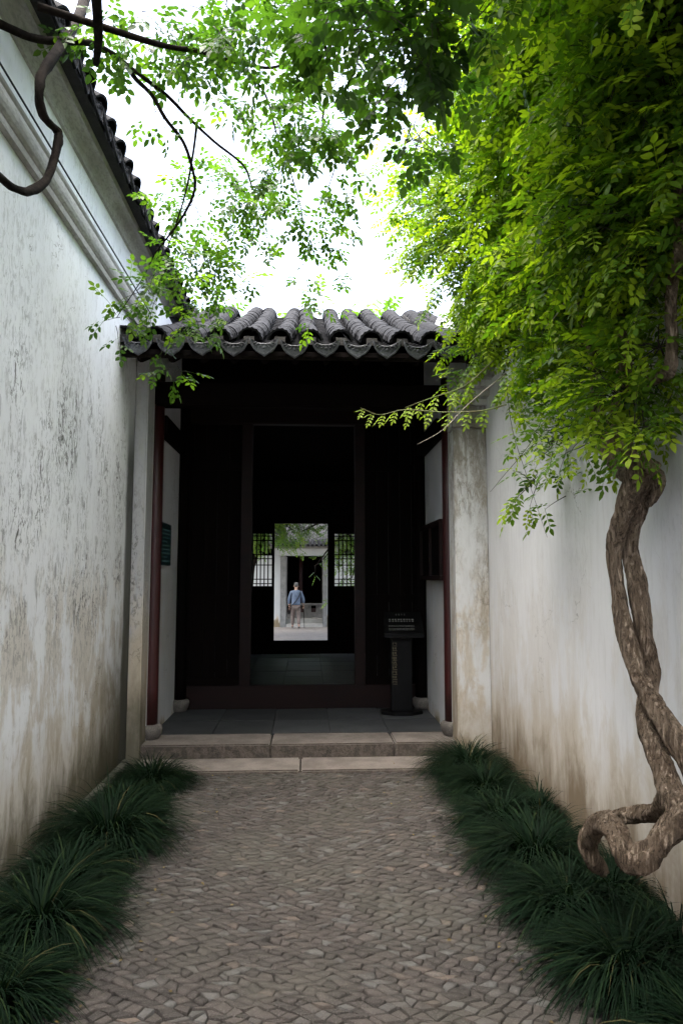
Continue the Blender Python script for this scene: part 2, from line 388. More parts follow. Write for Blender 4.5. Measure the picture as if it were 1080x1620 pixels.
def drip_mesh(name, mat, w, h, sag, th=.016):
    """drip tile seen from the front: concave top, pointed scalloped foot; x across, z up, front faces -y"""
    top = [(-w / 2 + w * k / 8, -sag * (1 - (2 * k / 8 - 1) ** 2)) for k in range(9)]
    half = [(.5, -.01), (.485, -.18), (.435, -.42), (.36, -.60), (.26, -.75), (.16, -.84), (.07, -.93), (0, -1.0)]
    low = [(x * w, z * h) for x, z in half] + [(-x * w, z * h) for x, z in half[-2::-1]]
    pts = top[:-1] + low          # left->right along the top, back along the foot
    pts = pts[:-1] if pts[-1] == pts[0] else pts
    c = (0, -h * .48); n = len(pts); m = MB(); vs = []
    for s, y in ((1, th), (1, 0), (.84, -.004), (.80, .006)):
        vs += [(c[0] + (x - c[0]) * s, y, c[1] + (z - c[1]) * s) for x, z in pts]
    fs = [tuple(range(n))] + [(j * n + k, j * n + (k + 1) % n, (j + 1) * n + (k + 1) % n, (j + 1) * n + k) for j in range(3) for k in range(n)]
    vs.append((0, .004, c[1])); q = len(vs) - 1
    fs += [(3 * n + k, 3 * n + (k + 1) % n, q) for k in range(n)]
    m.add(vs, fs)
    # raised scrollwork: a flower in the middle and a curl to either side
    for s in (-1, 1):
        for (ox, oz, rad) in ((.17, -.42, .10), (.30, -.34, .075)):
            m.tube([(s * (ox + rad * math.cos(a) * (1 - a / 9)) * w, -.001, (oz + rad * math.sin(a) * (1 - a / 9) * 1.3) * h) for a in [j * .7 for j in range(8)]], .0042, 4)
    m.lathe([(.001, 0), (.016, 0), (.011, .005), (.001, .007)], 0, 0, 8)
    k = len(m.v) - 32
    for i in range(k, len(m.v)):
        x, y, z = m.v[i]; m.v[i] = (x, .003 - z, c[1] * 1.05 + y)
    return m.mesh(name, mat)
ME_cover = barrel_mesh('cover_tile', 'tile', .19, .100, .090)
ME_cover_eave = barrel_mesh('eave_cover_tile', 'tile', .19, .108, .094, .018, 16, .004)
ME_drip = drip_mesh('drip_tile', 'tile_end', .25, .16, .050)
ME_cover_s = barrel_mesh('cover_tile_small', 'tile', .17, .098, .088, .016, 8)
ME_drip_s = drip_mesh('drip_tile_small', 'tile', .215, .19, .04)
def trough(m, prof, xc, w, sag, th=.014, n=6, axis='y'):
    """concave pan tiles down a slope, with a step at each lap; prof is a list of (run, z)"""
    for (a0, z0), (a1, z1) in zip(prof[:-1], prof[1:]):
        vs = []
        for a, z, up in ((a0, z0, .016), (a1, z1, 0.0)):
            for dz in (0, -th):
                for k in range(n + 1):
                    u = 2 * k / n - 1; q = (u * w / 2, z + up + dz - sag * (1 - u * u))
                    vs.append((xc + q[0], a, q[1]) if axis == 'y' else (a, xc + q[0], q[1]))
        ww = n + 1; fs = []
        for k in range(n):
            fs += [(k, k + 1, 2 * ww + k + 1, 2 * ww + k), (ww + k + 1, ww + k, 3 * ww + k, 3 * ww + k + 1), (k + 1, k, ww + k, ww + k + 1)]
        m.add(vs, fs)
    return m

# ------------------------------------------------------------------ the two courtyard walls
def courtyard_wall(label, side, face, y0, y1, top, mat, loc, row0, string=True):
    """side -1: wall left of the path, its face looks to +x; side +1 mirrored"""
    s = side; T = thing('courtyard_wall', label, 'wall', loc)
    X = lambda d: face + s * d                     # d measured into the wall, negative stands proud
    def bx(m, d0, d1, a, b, z0, z1): x = sorted((X(d0), X(d1))); return m.box(x[0], x[1], a, b, z0, z1)
    bx(MB(), 0, .36, y0, y1, -.3, top).build('plaster_wall', mat, T)
    # rounded string course with a fillet below
    if string: pr = [(X(.01), top - .74), (X(-.035), top - .735), (X(-.04), top - .70), (X(-.015), top - .695)]
    if string: pr += [(X(-.012 - .042 * math.sin(a)), top - .60 - .07 * math.cos(a)) for a in [math.pi * k / 8 for k in range(9)]]
    if string: pr += [(X(-.03), top - .505), (X(-.03), top - .485), (X(.01), top - .48)]
    if string: MB().prism(pr, 'y', y0 + .01, y1 - .35).build('string_course', 'moulding', T)
    if string: MB().tube([(X(-.055), y0 + .02, top - .475), (X(-.05), (y0 + y1) / 2, top - .48), (X(-.055), y1 - .4, top - .472)], .006, 5).build('cable', 'black_metal', T)
    pr = [(X(.01), top - .15), (X(-.02), top - .145)] + [(X(-.02 - .09 * (1 - math.cos(a))), top - .14 + .10 * math.sin(a)) for a in [math.pi / 2 * k / 6 for k in range(1, 7)]] + [(X(-.12), top + .0), (X(.01), top + .0)]
    MB().prism(pr, 'y', y0 + .01, y1 - .01).build('cornice', 'moulding', T)
    # coping roof
    co = MB(); e = -.19; rid = .18
    pts = [(X(e), top + .002), (X(e), top + .03), (X(rid), top + .26), (X(.36 - e), top + .03), (X(.36 - e), top + .002)]
    co.prism(pts, 'y', y0 + .02, y1 - .02); cop = co.build('coping', 'tile_mortar', T)
    sp = .235; up = Vector((s * (rid - e), 0, .23)).normalized(); nrm = Vector((-s * .23, 0, rid - e)).normalized()
    n = int((y1 - row0) / sp)
    for k in range(n):
        y = row0 + k * sp; p0 = Vector((X(e - .015), y, top + .045))
        for j in range(3):
            q = p0 + up * (j * .125) + nrm * (.004 * j)
            inst('cover_tile', ME_cover_s, cop, frame(q, up + Vector((0, rng.uniform(-.05, .05), rng.uniform(-.03, .03))), nrm))
        d = frame(p0 + Vector((-s * .01, sp / 2, .022)), (0, -s * -1, 0), (0, 0, 1))
        # front of the drip tile looks out over the path
        d = Matrix.Translation(p0 + Vector((-s * .018, sp / 2, .03 + rng.uniform(-.008, .008)))) @ Matrix.Rotation(R(90) * (-s) + R(rng.uniform(-4, 4)), 4, 'Z') @ Matrix.Rotation(R(rng.uniform(-5, 5)), 4, 'Y') @ Matrix.Rotation(R(-10), 4, 'X')
        inst('drip_tile', ME_drip_s, cop, d)
        m = MB(); trough(m, [(X(e - .01), top + .055), (X(e + .11), top + .13), (X(e + .23), top + .205), (X(rid), top + .275)], y + sp / 2, .19, .035, axis='x')
        m.build('pan_tile', 'tile', cop)
    m = MB(); m.tube([(X(rid), y0, top + .30), (X(rid), y1 - .05, top + .30)], .07, 10); m.build('ridge_tile', 'tile', cop)
    T['kind'] = 'thing'; return T
WL = courtyard_wall('weathered white plaster wall left of the path, with string course and black tile coping', -1, -1.61, -9, 8.6, 4.70, 'plaster_left', (-1.75, 3, -.3), .35)
WR = courtyard_wall('stained white plaster wall right of the path, behind the twisted vine trunk', 1, 1.68, -9, 8.6, 4.05, 'plaster_right', (1.8, 3, -.3), .35, False)
EW = thing('courtyard_wall', 'unseen plain white plaster wall, added to close off light at the near end of the path', 'wall', (0, -9.2, -.3)); EW['kind'] = 'thing'  # out of view behind the camera, added to cut light from behind
MB().box(-2.0, 2.1, -9.36, -9.01, -.3, 4.0).build('plaster_wall', 'plaster_right', EW)
MB().prism([(-9.5, 4.002), (-8.87, 4.002), (-9.18, 4.26)], 'x', -2.0, 2.1).build('coping', 'tile', EW)
rk = random.Random(5); y = .4
while y < 6.2:
    w = rk.uniform(.5, .9)
    MB().hexa([(-1.605, y, -.2), (-1.54 + rk.uniform(-.01, .01), y, -.2), (-1.54, min(y + w, 6.25), -.2), (-1.605, min(y + w, 6.25), -.2),
               (-1.605, y, .06), (-1.55 + rk.uniform(-.012, .012), y, .045), (-1.55 + rk.uniform(-.012, .012), min(y + w, 6.25) - .008, .045), (-1.605, min(y + w, 6.25) - .008, .06)]).build('footing_stone', 'footing', WL, bevel=.008)
    y += w

# ------------------------------------------------------------------ gatehouse
GH = thing('gatehouse', 'dark gatehouse with grey tiled roof, red posts and a view through to the next court', 'gatehouse', (0, 8, 0))
XL, XR = -1.49, 1.37
plat = MB().box(XL - .1, XR + .3, 6.42, 14.3, -.33, .085).build('platform', 'granite_rough', GH)
def slab(x0, x1, y0, y1, z0, z1, r):
    j = lambda: r.uniform(-.006, .006)
    m = MB().hexa([(x0, y0, z0), (x1, y0, z0), (x1, y1, z0), (x0, y1, z0), (x0 + .004, y0 + j(), z1 + j() * .4), (x1 - .004, y0 + j(), z1 + j() * .4), (x1 - .004, y1 - .003, z1 + j() * .4), (x0 + .004, y1 - .003, z1)])
    o = m.build('step_slab', ['granite', 'granite_rough'], GH, bevel=.012)
    for p in o.data.polygons:
        if p.normal.y < -.8: p.material_index = 1
    return o
rs = random.Random(3)
for a, b in ((-1.6, -.335), (-.33, .795), (.80, 1.45)): slab(a, b, 6.372, 6.80, -.3, .14, rs)
for a, b in ((-1.49, -.06), (-.055, 1.36)): slab(a, b, 5.955, 6.37, -.3, .022, rs)
fl = MB().box(XL + .001, XR - .001, 6.803, 13.78, .086, .118).build('floor', 'joint_soil', GH)
def tiles(y0, y1, nx, ny, seed):
    r = random.Random(seed); dx = (XR - XL) / nx; dy = (y1 - y0) / ny
    me = MB().box(-dx / 2 + .003, dx / 2 - .003, -dy / 2 + .003, dy / 2 - .003, -.03, 0).mesh('floor_tile', 'brick_floor', bevel=.004)
    for j in range(ny):
        for i in range(nx):
            x = XL + dx * (i + .5); 
            inst('floor_tile', me, fl, Matrix.Translation((x, y0 + dy * (j + .5), .14 + r.uniform(-.002, .002))) @ Matrix.Rotation(r.gauss(0, .003), 4, 'X') @ Matrix.Rotation(r.gauss(0, .003), 4, 'Y'))
tiles(6.805, 8.03, 5, 2, 4); tiles(8.14, 13.60, 5, 9, 6)
# side walls and piers
MB().box(XL - .12, XL, 6.55, 8.02, .0, 4.4).build('porch_wall', 'plaster_porch', GH)
MB().box(XR, XR + .31, 6.55, 8.02, .0, 4.4).build('porch_wall', 'plaster_porch', GH)
MB().box(XL - .14, XL + .03, 8.02, 13.9, .1, 4.4).build('hall_wall', 'dark_wood', GH)
MB().box(XR - .03, XR + .31, 8.02, 13.9, .1, 4.4).build('hall_wall', 'dark_wood', GH)
def pier(x0, x1, mat, top=True):
    m = MB(); m.box(x0, x1, 6.30, 6.55, -.1, 3.05 if top else 4.1)
    p = m.build('pier', mat, GH, bevel=.012)
    if not top: return
    c = MB(); c.box(x0 - .012, x1 + .0, 6.265, 6.549, 3.052, 3.10); c.box(x0 + .004, x1 - .004, 6.295, 6.545, 3.101, 3.26)
    for k in range(4): c.box(x0 + .003 - .002 * k, x1 - .003, 6.24 - .09 * k, 6.54, 3.262 + .066 * k, 3.262 + .066 * k + .06)
    c.build('corbel', 'plaster_pier', p, bevel=.006)
pier(XL - .115, XL + .002, 'plaster_pier_left', False); pier(XR - .002, XR + .315, 'plaster_pier')
def column(x, y, r, mat, top, drum_mat='drum_stone', rd=.105):
    c = MB().lathe([(r * 1.02, .275), (r, .6), (r * .97, 2.2), (r * .93, top)], x, y, 20).build('column', mat, GH, smooth=True)
    MB().lathe([(rd * .72, .141), (rd * .80, .15), (rd * .98, .185), (rd * 1.07, .225), (rd * 1.04, .25), (rd * .90, .268), (rd * .75, .274)], x, y, 24).build('column_base', drum_mat, c, smooth=True)
column(XL + .022, 6.64, .066, 'red_lacquer', 3.62); column(XR + .012, 6.64, .066, 'red_lacquer', 3.62)
column(XL + .05, 7.95, .07, 'dark_wood', 4.3); column(XR - .06, 7.95, .07, 'dark_wood', 4.3)
# beams
MB().box(XL - .0, XR + .0, 6.56, 6.70, 3.30, 3.54).build('tie_beam', 'dark_wood', GH, bevel=.015)
for x in (XL + .05, XR - .05): MB().box(x - .05, x + .05, 6.71, 7.99, 3.05, 3.24).build('side_beam', 'dark_wood', GH, bevel=.01)
# front partition: threshold, jambs, beam and boarded panels
TH = MB().box(XL + .002, XR - .002, 8.05, 8.13, .119, .40).build('threshold', 'brown_wood', GH, bevel=.008)
for a, b in ((-.785, -.66), (.55, .67)): MB().box(a, b, 8.03, 8.15, .401, 3.46).build('door_jamb', 'brown_wood', GH, bevel=.008)
MB().box(XL + .002, XR - .002, 8.02, 8.16, 3.462, 3.64).build('door_beam', 'brown_wood', GH, bevel=.01)
MB().box(XL + .002, XR - .002, 8.07, 8.11, 3.642, 4.6).build('upper_board', 'dark_wood', GH)
for a, b in ((XL + .005, -.79), (.675, XR - .005)):
    m = MB()
    for z in (.401, 1.35, 2.9): m.box(a, b, 8.06, 8.12, z, z + .09)
    fr = m.build('panel_rail', 'dark_wood', GH, bevel=.006)
    nn = 5; w = (b - a) / nn
    for k in range(nn): MB().box(a + k * w + .003, a + (k + 1) * w - .003, 8.075 + .004 * (k % 2), 8.105, .493, 3.455).build('plank', 'dark_wood', fr)
# rear wall with lattice door leaves
Y2 = 13.7
MB().box(XL + .03, XR - .03, Y2, Y2 + .12, .119, .385).build('rear_sill', 'dark_wood', GH, bevel=.01)
MB().box(XL + .03, XR - .03, Y2, Y2 + .1, 2.71, 4.13).build('transom_board', 'dark_wood', GH)
MB().box(XL + .03, -.66, Y2, Y2 + .1, 4.131, 4.19).build('transom_board', 'dark_wood', GH)
MB().box(.40, XR - .03, Y2, Y2 + .1, 4.131, 4.19).build('transom_board', 'dark_wood', GH)
MB().box(XL + .03, XR - .03, Y2, Y2 + .1, 4.191, 4.5).build('transom_board', 'dark_wood', GH)
def leaf(x0, x1, o0, o1, z0=1.46, z1=2.505):
    m = MB(); d = MB()
    m.box(x0, o0, Y2 + .02, Y2 + .07, .386, 2.708); m.box(o1, x1, Y2 + .02, Y2 + .07, .386, 2.708)
    m.box(o0, o1, Y2 + .021, Y2 + .069, z1, 2.708); m.box(o0, o1, Y2 + .021, Y2 + .069, .386, .50); m.box(o0, o1, Y2 + .021, Y2 + .069, z0 - .09, z0)
    m.box(o0, o1, Y2 + .021, Y2 + .069, 1.14, 1.22)
    L = m.build('door_leaf', 'dark_wood', GH)
    MB().box(o0, o1, Y2 + .038, Y2 + .05, .50, 1.14).build('door_panel', 'dark_wood', L); MB().box(o0, o1, Y2 + .038, Y2 + .05, 1.22, z0 - .09).build('door_panel', 'dark_wood', L)
    w = o1 - o0
    for k in range(1, 5): MB().box(o0 + w * k / 5 - .011, o0 + w * k / 5 + .011, Y2 + .03, Y2 + .052, z0, z1).build('lattice_bar', 'dark_wood', L)
    for q in (.045, .13, .40, .52, .60, .87, .955): MB().box(o0, o1, Y2 + .034, Y2 + .056, z0 + (z1 - z0) * q - .010, z0 + (z1 - z0) * q + .010).build('lattice_bar', 'dark_wood', L)
leaf(-1.16, -.668, -1.095, -.72); leaf(.393, 1.02, .535, .94)
MB().box(XL + .03, -1.161, Y2 + .01, Y2 + .08, .386, 2.709).build('side_board', 'dark_wood', GH); MB().box(1.021, XR - .03, Y2 + .01, Y2 + .08, .386, 2.709).build('side_board', 'dark_wood', GH)

# roof
def rz(y):
    d = y - 5.72
    if y <= 9.0: z = 3.655 + .40 * d + .0185 * d * d
    else:
        b = 3.655 + .40 * 3.28 + .0185 * 3.28 ** 2; e = y - 9.0; z = b + .50 * e - .42 * e * e if e < 1.1 else b + .55 - .5082 - .424 * (e - 1.1)
    return z
prof = [5.74 + .13 * k for k in range(66)]
deck = [(y, rz(y) - .085) for y in prof] + [(y, rz(y) - .125) for y in reversed(prof)]
RX0, RX1 = -1.60, 1.78
roof = MB().prism(deck, 'x', RX0, RX1).build('roof', 'dark_wood', GH)
MB().box(RX0, RX1 - .05, 5.765, 5.80, rz(5.77) - .155, rz(5.77) - .088).build('eave_board', 'bark_dark', roof, bevel=.004)
sp = .265; xc0 = -.118; rr = random.Random(21)
for k in range(-6, 8):
    x = xc0 + sp * k
    if not (RX0 + .05 < x < RX1 - .05): continue
    dx = Matrix.Translation((x + rr.uniform(-.008, .008), 5.69 + rr.uniform(-.01, .01), rz(5.72) + .018 + rr.uniform(-.008, .008))) @ Matrix.Rotation(R(rr.uniform(-4, 4)), 4, 'Y') @ Matrix.Rotation(R(14 + rr.uniform(-4, 4)), 4, 'X') @ Matrix.Rotation(R(rr.uniform(-5, 5)), 4, 'Z')
    inst('drip_tile', ME_drip, roof, dx)
    m = MB(); trough(m, [(5.71 + .16 * j, rz(5.71 + .16 * j) + .005) for j in range(30)], x, .235, .052); m.build('pan_tile', 'tile', roof)
    MB().tube([(x, 5.82, rz(5.82) - .17), (x, 7.2, rz(7.2) - .165), (x, 8.04, rz(8.04) - .165)], .036, 10).build('rafter', 'dark_wood', roof, smooth=True)
back = []; n_obj = 0
for k in range(-6, 7):
    x = xc0 + sp * (k + .5)
    if not (RX0 + .02 < x < RX1 - .02): continue
    wob = rr.uniform(-.02, .02); y = 5.77; j = 0
    while y < 9.9:
        sl = (rz(y + .1) - rz(y)) / .1; up = Vector((0, 1, sl)).normalized()
        p = Vector((x + wob * (y - 5.7) + rr.uniform(-.006, .006), y, rz(y) + .004 + rr.uniform(0, .010)))
        M = frame(p, up + Vector((rr.uniform(-.05, .05), 0, .055 + rr.uniform(-.025, .025))), (0, -sl, 1))
        if j == 0: inst('eave_cover_tile', ME_cover_eave, roof, M)
        elif j < 24: inst('cover_tile', ME_cover, roof, M)
        else: back.append(M)
        y += .082 / math.sqrt(1 + sl * sl) if j else .07; j += 1
    m = MB().prism([(y_, rz(y_) - .02) for y_ in prof[:34]] + [(y_, rz(y_) + .045) for y_ in reversed(prof[:34])], 'x', x - .045, x + .045)
    m.build('tile_bed', 'tile_mortar', roof)
m = MB(); cv = [v.co.copy() for v in ME_cover.vertices]; cf = [tuple(p.vertices) for p in ME_cover.polygons]
for M in back: m.add([M @ v for v in cv], cf)
tag(m.build('cover_tiles', 'tile', roof), kind='stuff')

# ------------------------------------------------------------------ things in the porch
T = thing('notice_board', 'teal notice board hung on the white porch wall, left of the dark doorway', 'notice board', (XL, 7.18, 1.75))
MB().box(XL + .002, XL + .022, 6.95, 7.42, 1.765, 2.20).build('board', 'teal_board', T, bevel=.004)
rt = random.Random(9); m = MB()
for k in range(9):
    z = 2.13 - k * .04; y = 7.0
    while y < (7.37 if k % 4 != 3 else 7.2):
        w = rt.uniform(.012, .03); m.box(XL + .0215, XL + .0235, y, y + w, z - .008, z + .006); y += w + rt.uniform(.006, .014)
m.build('lettering', 'teal_text', T)
T = thing('wall_cabinet', 'dark wooden display case on the right porch wall above the lectern', 'display case', (XR, 7.3, 1.6))
m = MB()
m.box(XR - .075, XR - .003, 6.70, 7.92, 1.61, 1.66); m.box(XR - .075, XR - .003, 6.70, 7.92, 2.17, 2.22)
m.box(XR - .074, XR - .003, 6.70, 6.75, 1.661, 2.169); m.box(XR - .074, XR - .003, 7.87, 7.92, 1.661, 2.169); m.box(XR - .074, XR - .003, 7.29, 7.33, 1.661, 2.169)
m.build('frame', 'brown_wood', T, bevel=.004)
MB().box(XR - .045, XR - .004, 6.751, 7.869, 1.661, 2.169).build('board', 'dark_wood', T)
# lectern
T = thing('lectern', 'black metal lectern sign standing inside the porch beside the right wall', 'lectern', (1.02, 7.72, .14))
cx, cy = 1.04, 7.70
m = MB(); hexp = [(cx + .25 * math.cos(a), cy + .17 * math.sin(a)) for a in [R(22.5 + 45 * k) for k in range(8)]]
m.prism(hexp, 'z', .141, .175); m.build('base_plate', 'black_metal', T, bevel=.006)
MB().box(cx - .115, cx + .115, cy - .06, cy + .06, .176, 1.02).build('post', 'black_metal', T, bevel=.01)
m = MB(); m.hexa([(cx - .21, cy - .20, .98), (cx + .23, cy - .20, .98), (cx + .25, cy + .14, 1.04), (cx - .17, cy + .14, 1.04),
                  (cx - .21, cy - .20, 1.03), (cx + .23, cy - .20, 1.03), (cx + .25, cy + .14, 1.25), (cx - .17, cy + .14, 1.25)])
m.build('reading_desk', 'black_metal', T, bevel=.008)
m = MB()
def deskp(u, v, h): # u 0..1 across, v 0..1 up the slope
    a = Vector((cx - .21, cy - .20, 1.03)).lerp(Vector((cx + .23, cy - .20, 1.03)), u); b = Vector((cx - .17, cy + .14, 1.25)).lerp(Vector((cx + .25, cy + .14, 1.25)), u)
    return a.lerp(b, v) + Vector((0, -.54, .84)) * h
def mark(u0, u1, v0, v1): m.hexa([deskp(u, v, h) for h in (.0005, .0025) for u, v in ((u0, v0), (u1, v0), (u1, v1), (u0, v1))])
for v, n, h in ((.14, 22, .10), (.30, 20, .06), (.52, 9, .16), (.82, 4, .08)):
    for k in range(n):
        u = .12 + .66 * (k + .5) / n if n > 4 else .32 + .3 * k / n
        w = .5 / n * (.9 if n > 4 else .25)
        for q in range(2): mark(u - w * rt.uniform(.3, .6), u + w * rt.uniform(.2, .6), v + h * (q * .5) + rt.uniform(0, .01), v + h * (q * .5 + .3))
m.build('lettering', 'pale_text', T)
m = MB()
for k in range(9):
    z = .92 - k * .052
    for q in range(4):
        x = cx - .075 + rt.uniform(-.004, .004); m.box(x - .028 + .012 * q, x - .028 + .012 * q + .007, cy - .0615, cy - .0595, z - rt.uniform(.012, .03), z)
    m.box(cx - .10, cx - .052, cy - .0616, cy - .0594, z - .040, z - .034)
m.build('pillar_lettering', 'gold_text', T)

# ------------------------------------------------------------------ far court
m = rough_sheet(-7, 7, 14.31, 26.2, -.205, .45, .008, 31); tag(m.build('courtyard', 'courtyard_paving', smooth=True), kind='structure')
FG = thing('far_gate', 'pale stone gateway with white wall across the far court, seen through the doorway', 'gate', (0, 25.6, -.2))
gx0, gx1 = -.80, .56
MB().box(-7, gx0 - .22, 25.5, 25.9, -.3, 2.42).build('wall', 'plaster_far', FG); MB().box(gx1 + .15, 7, 25.5, 25.9, -.3, 2.42).build('wall', 'plaster_far', FG)
MB().box(gx0 - .22, gx0, 25.46, 26.6, -.3, 2.40).build('jamb', 'grey_stone', FG, bevel=.01); MB().box(gx1, gx1 + .15, 25.46, 26.6, -.3, 2.40).build('jamb', 'grey_stone', FG, bevel=.01)
MB().box(gx0 - .45, gx1 + .6, 25.44, 25.9, 2.421, 2.69).build('lintel', 'plaster_far', FG, bevel=.01)
MB().box(-7, 7, 25.35, 26.1, 2.692, 2.76).build('cornice', 'grey_stone', FG)
co = MB().prism([(25.25, 2.762), (26.2, 2.762), (25.75, 3.0)], 'x', -7, 7).build('coping', 'tile', FG)
for k in range(40):
    x = -3.2 + k * .16
    MB().tube([(x, 25.24, 2.80), (x, 25.74, 3.04)], .05, 6).build('cover_tile', 'tile', co)
MB().box(gx0 + .004, gx1 - .004, 25.48, 26.0, -.3, -.10).build('step', 'pale_step', FG, bevel=.01); MB().box(gx0 + .004, gx1 - .004, 26.001, 26.6, -.3, .06).build('step', 'pale_step', FG, bevel=.01)
# dark pavilion beyond with red posts and a stone balustrade
PV = thing('pavilion', 'dark pavilion with red posts and low balustrade beyond the far stone gateway', 'pavilion', (0, 28, -.2))
MB().box(-3, 3, 26.8, 33, -.3, .06).build('floor', 'grey_stone', PV)
MB().box(-3, 3, 32.4, 32.6, .06, 3.0).build('back_wall', 'dark_wood', PV); MB().box(-3, -2.8, 26.8, 32.4, .061, 3.0).build('side_wall', 'dark_wood', PV); MB().box(2.8, 3, 26.8, 32.4, .061, 3.0).build('side_wall', 'dark_wood', PV)
MB().prism([(26.5, 2.75), (32.9, 2.75), (32.9, 2.95), (29.7, 4.2), (26.5, 2.95)], 'x', -3.2, 3.2).build('roof', 'tile', PV)
for x in (-1.9, -.28, 1.4): MB().lathe([(.075, .061), (.07, 2.75)], x, 27.6, 14).build('column', 'red_lacquer', PV, smooth=True)
MB().box(-1.0, 1.0, 27.0, 27.16, .52, .60).build('balustrade_rail', 'grey_stone', PV, bevel=.01); MB().box(-1.0, 1.0, 27.0, 27.16, .061, .17).build('balustrade_rail', 'grey_stone', PV, bevel=.01)
for k in range(5):
    x = -.95 + k * .47
    MB().box(x - .05, x + .05, 27.01, 27.15, .171, .519).build('balustrade_post', 'grey_stone', PV)
    if k < 4:
        q = MB(); q.box(x + .052, x + .14, 27.03, 27.13, .172, .518); q.box(x + .33, x + .418, 27.03, 27.13, .172, .518); q.box(x + .141, x + .329, 27.03, 27.13, .172, .25)
        q.build('balustrade_panel', 'grey_stone', PV); MB().box(x + .141, x + .329, 27.07, 27.1, .251, .40).build('balustrade_inset', 'red_lacquer', PV)

# ------------------------------------------------------------------ the walker
def skin_obj(name, nodes, edges, mat, parent, sub=2, root=0):
    """nodes: (x, y, z, rx, ry)"""
    me = bpy.data.meshes.new(name); me.from_pydata([n[:3] for n in nodes], edges, []); me.materials.append(MATS[mat])
    o = link(bpy.data.objects.new(name, me), parent)
    o.modifiers.new('skin', 'SKIN').use_smooth_shade = True
    sv = me.skin_vertices[0].data
    for i, n in enumerate(nodes): sv[i].radius = (n[3], n[4] if len(n) > 4 else n[3]); sv[i].use_root = (i == root)
    sb = o.modifiers.new('sub', 'SUBSURF'); sb.levels = sub; sb.render_levels = sub
    return o
px, py, pz = -.42, 24.6, -.19
P = thing('person', 'person in a blue jacket and beige trousers walking away with a cane', 'person', (px, py, pz))
def q(x, y, z, *r): return (px + x, py + y, pz + z, *r)
body = [q(0, 0, .84, .10, .09), q(0, .03, 1.0, .11, .09), q(0, .07, 1.18, .12, .09), q(0, .11, 1.30, .09, .07), q(0, .145, 1.37, .045, .05),
        q(0, .17, 1.44, .065, .075), q(0, .19, 1.51, .07, .085), q(0, .195, 1.565, .05, .06),
        q(-.15, .10, 1.27, .05), q(-.235, .08, 1.02, .04), q(-.235, .14, .80, .03), q(.15, .10, 1.27, .05), q(.245, .06, 1.02, .04), q(.255, .16, .84, .03),
        q(-.085, .01, .78, .075), q(-.11, .13, .45, .055), q(-.12, .10, .09, .035), q(-.13, .2, .04, .03), q(.085, .0, .78, .075), q(.10, .0, .44, .055), q(.11, -.2, .12, .035), q(.12, -.1, .05, .03)]
be = [(0, 1), (1, 2), (2, 3), (3, 4), (4, 5), (5, 6), (6, 7), (3, 8), (8, 9), (9, 10), (3, 11), (11, 12), (12, 13), (0, 14), (14, 15), (15, 16), (16, 17), (0, 18), (18, 19), (19, 20), (20, 21)]
B = skin_obj('body', body, be, 'skin', P)
skin_obj('jacket', [q(0, .0, .80, .165, .125), q(0, .03, 1.0, .17, .13), q(0, .07, 1.17, .165, .125), q(0, .10, 1.29, .11, .09), q(0, .13, 1.36, .062, .062),
                    q(-.165, .095, 1.26, .075), q(-.245, .075, 1.03, .062), q(-.245, .125, .85, .05), q(.165, .095, 1.26, .075), q(.255, .055, 1.03, .062), q(.262, .14, .88, .05)],
         [(0, 1), (1, 2), (2, 3), (3, 4), (3, 5), (5, 6), (6, 7), (3, 8), (8, 9), (9, 10)], 'shirt', B, root=1)
skin_obj('trousers', [q(0, .0, .82, .13, .11), q(-.085, .01, .74, .09), q(-.11, .125, .45, .075), q(-.12, .105, .10, .065), q(.085, .0, .74, .09), q(.10, .0, .44, .075), q(.11, -.19, .13, .065)],
         [(0, 1), (1, 2), (2, 3), (0, 4), (4, 5), (5, 6)], 'trousers', B)
for x, y in ((-.125, .12), (.115, -.18)):
    skin_obj('shoe', [q(x, y - .02, .055, .04, .045), q(x, y + .06, .045, .045, .035), q(x, y + .15, .035, .035, .028)], [(0, 1), (1, 2)], 'shoe', B)
skin_obj('hair', [q(0, .135, 1.455, .058, .06), q(0, .14, 1.52, .085, .085), q(0, .175, 1.585, .08, .082), q(0, .225, 1.59, .055, .05)], [(0, 1), (1, 2), (2, 3)], 'hair', B)
for s in (-1, 1): skin_obj('ear', [q(s * .075, .19, 1.47, .010, .018), q(s * .085, .185, 1.51, .012, .02)], [(0, 1)], 'skin', B, 1)
skin_obj('nose', [q(0, .27, 1.515, .012), q(0, .285, 1.485, .016)], [(0, 1)], 'skin', B, 1)
for hx, hy, hz in ((-.237, .145, .79), (.258, .175, .83)):
    fn = [q(hx, hy, hz, .028, .02), q(hx, hy + .025, hz - .06, .034, .018)]; fe = [(0, 1)]
    H = skin_obj('hand', fn, fe, 'skin', B, 1)
    for k, (ox, ln) in enumerate(((-.026, .055), (-.009, .068), (.009, .064), (.026, .05))):
        skin_obj('finger', [q(hx + ox, hy + .03, hz - .08, .009), q(hx + ox, hy + .05, hz - .08 - ln * .5, .0085), q(hx + ox * .9, hy + .04, hz - .08 - ln, .007)], [(0, 1), (1, 2)], 'skin', H, 1)
    skin_obj('thumb', [q(hx + .02, hy + .03, hz - .03, .011), q(hx + .045, hy + .06, hz - .055, .010), q(hx + .04, hy + .075, hz - .085, .008)], [(0, 1), (1, 2)], 'skin', H, 1)
st = MB().tube(smooth_path([q(.14, .0, 1.36), q(.16, -.04, 1.28), q(.06, -.085, 1.05), q(-.12, -.12, .84), q(-.2, -.03, .78)]), .014, 5); st.build('bag_strap', 'black_metal', B)
C = thing('walking_cane', 'thin dark walking cane in the right hand of the walking person', 'cane', (px + .27, py + .22, pz))
MB().tube([q(.30, .26, .0), q(.268, .225, .76)], .011, 8).build('shaft', 'bark_dark', C)
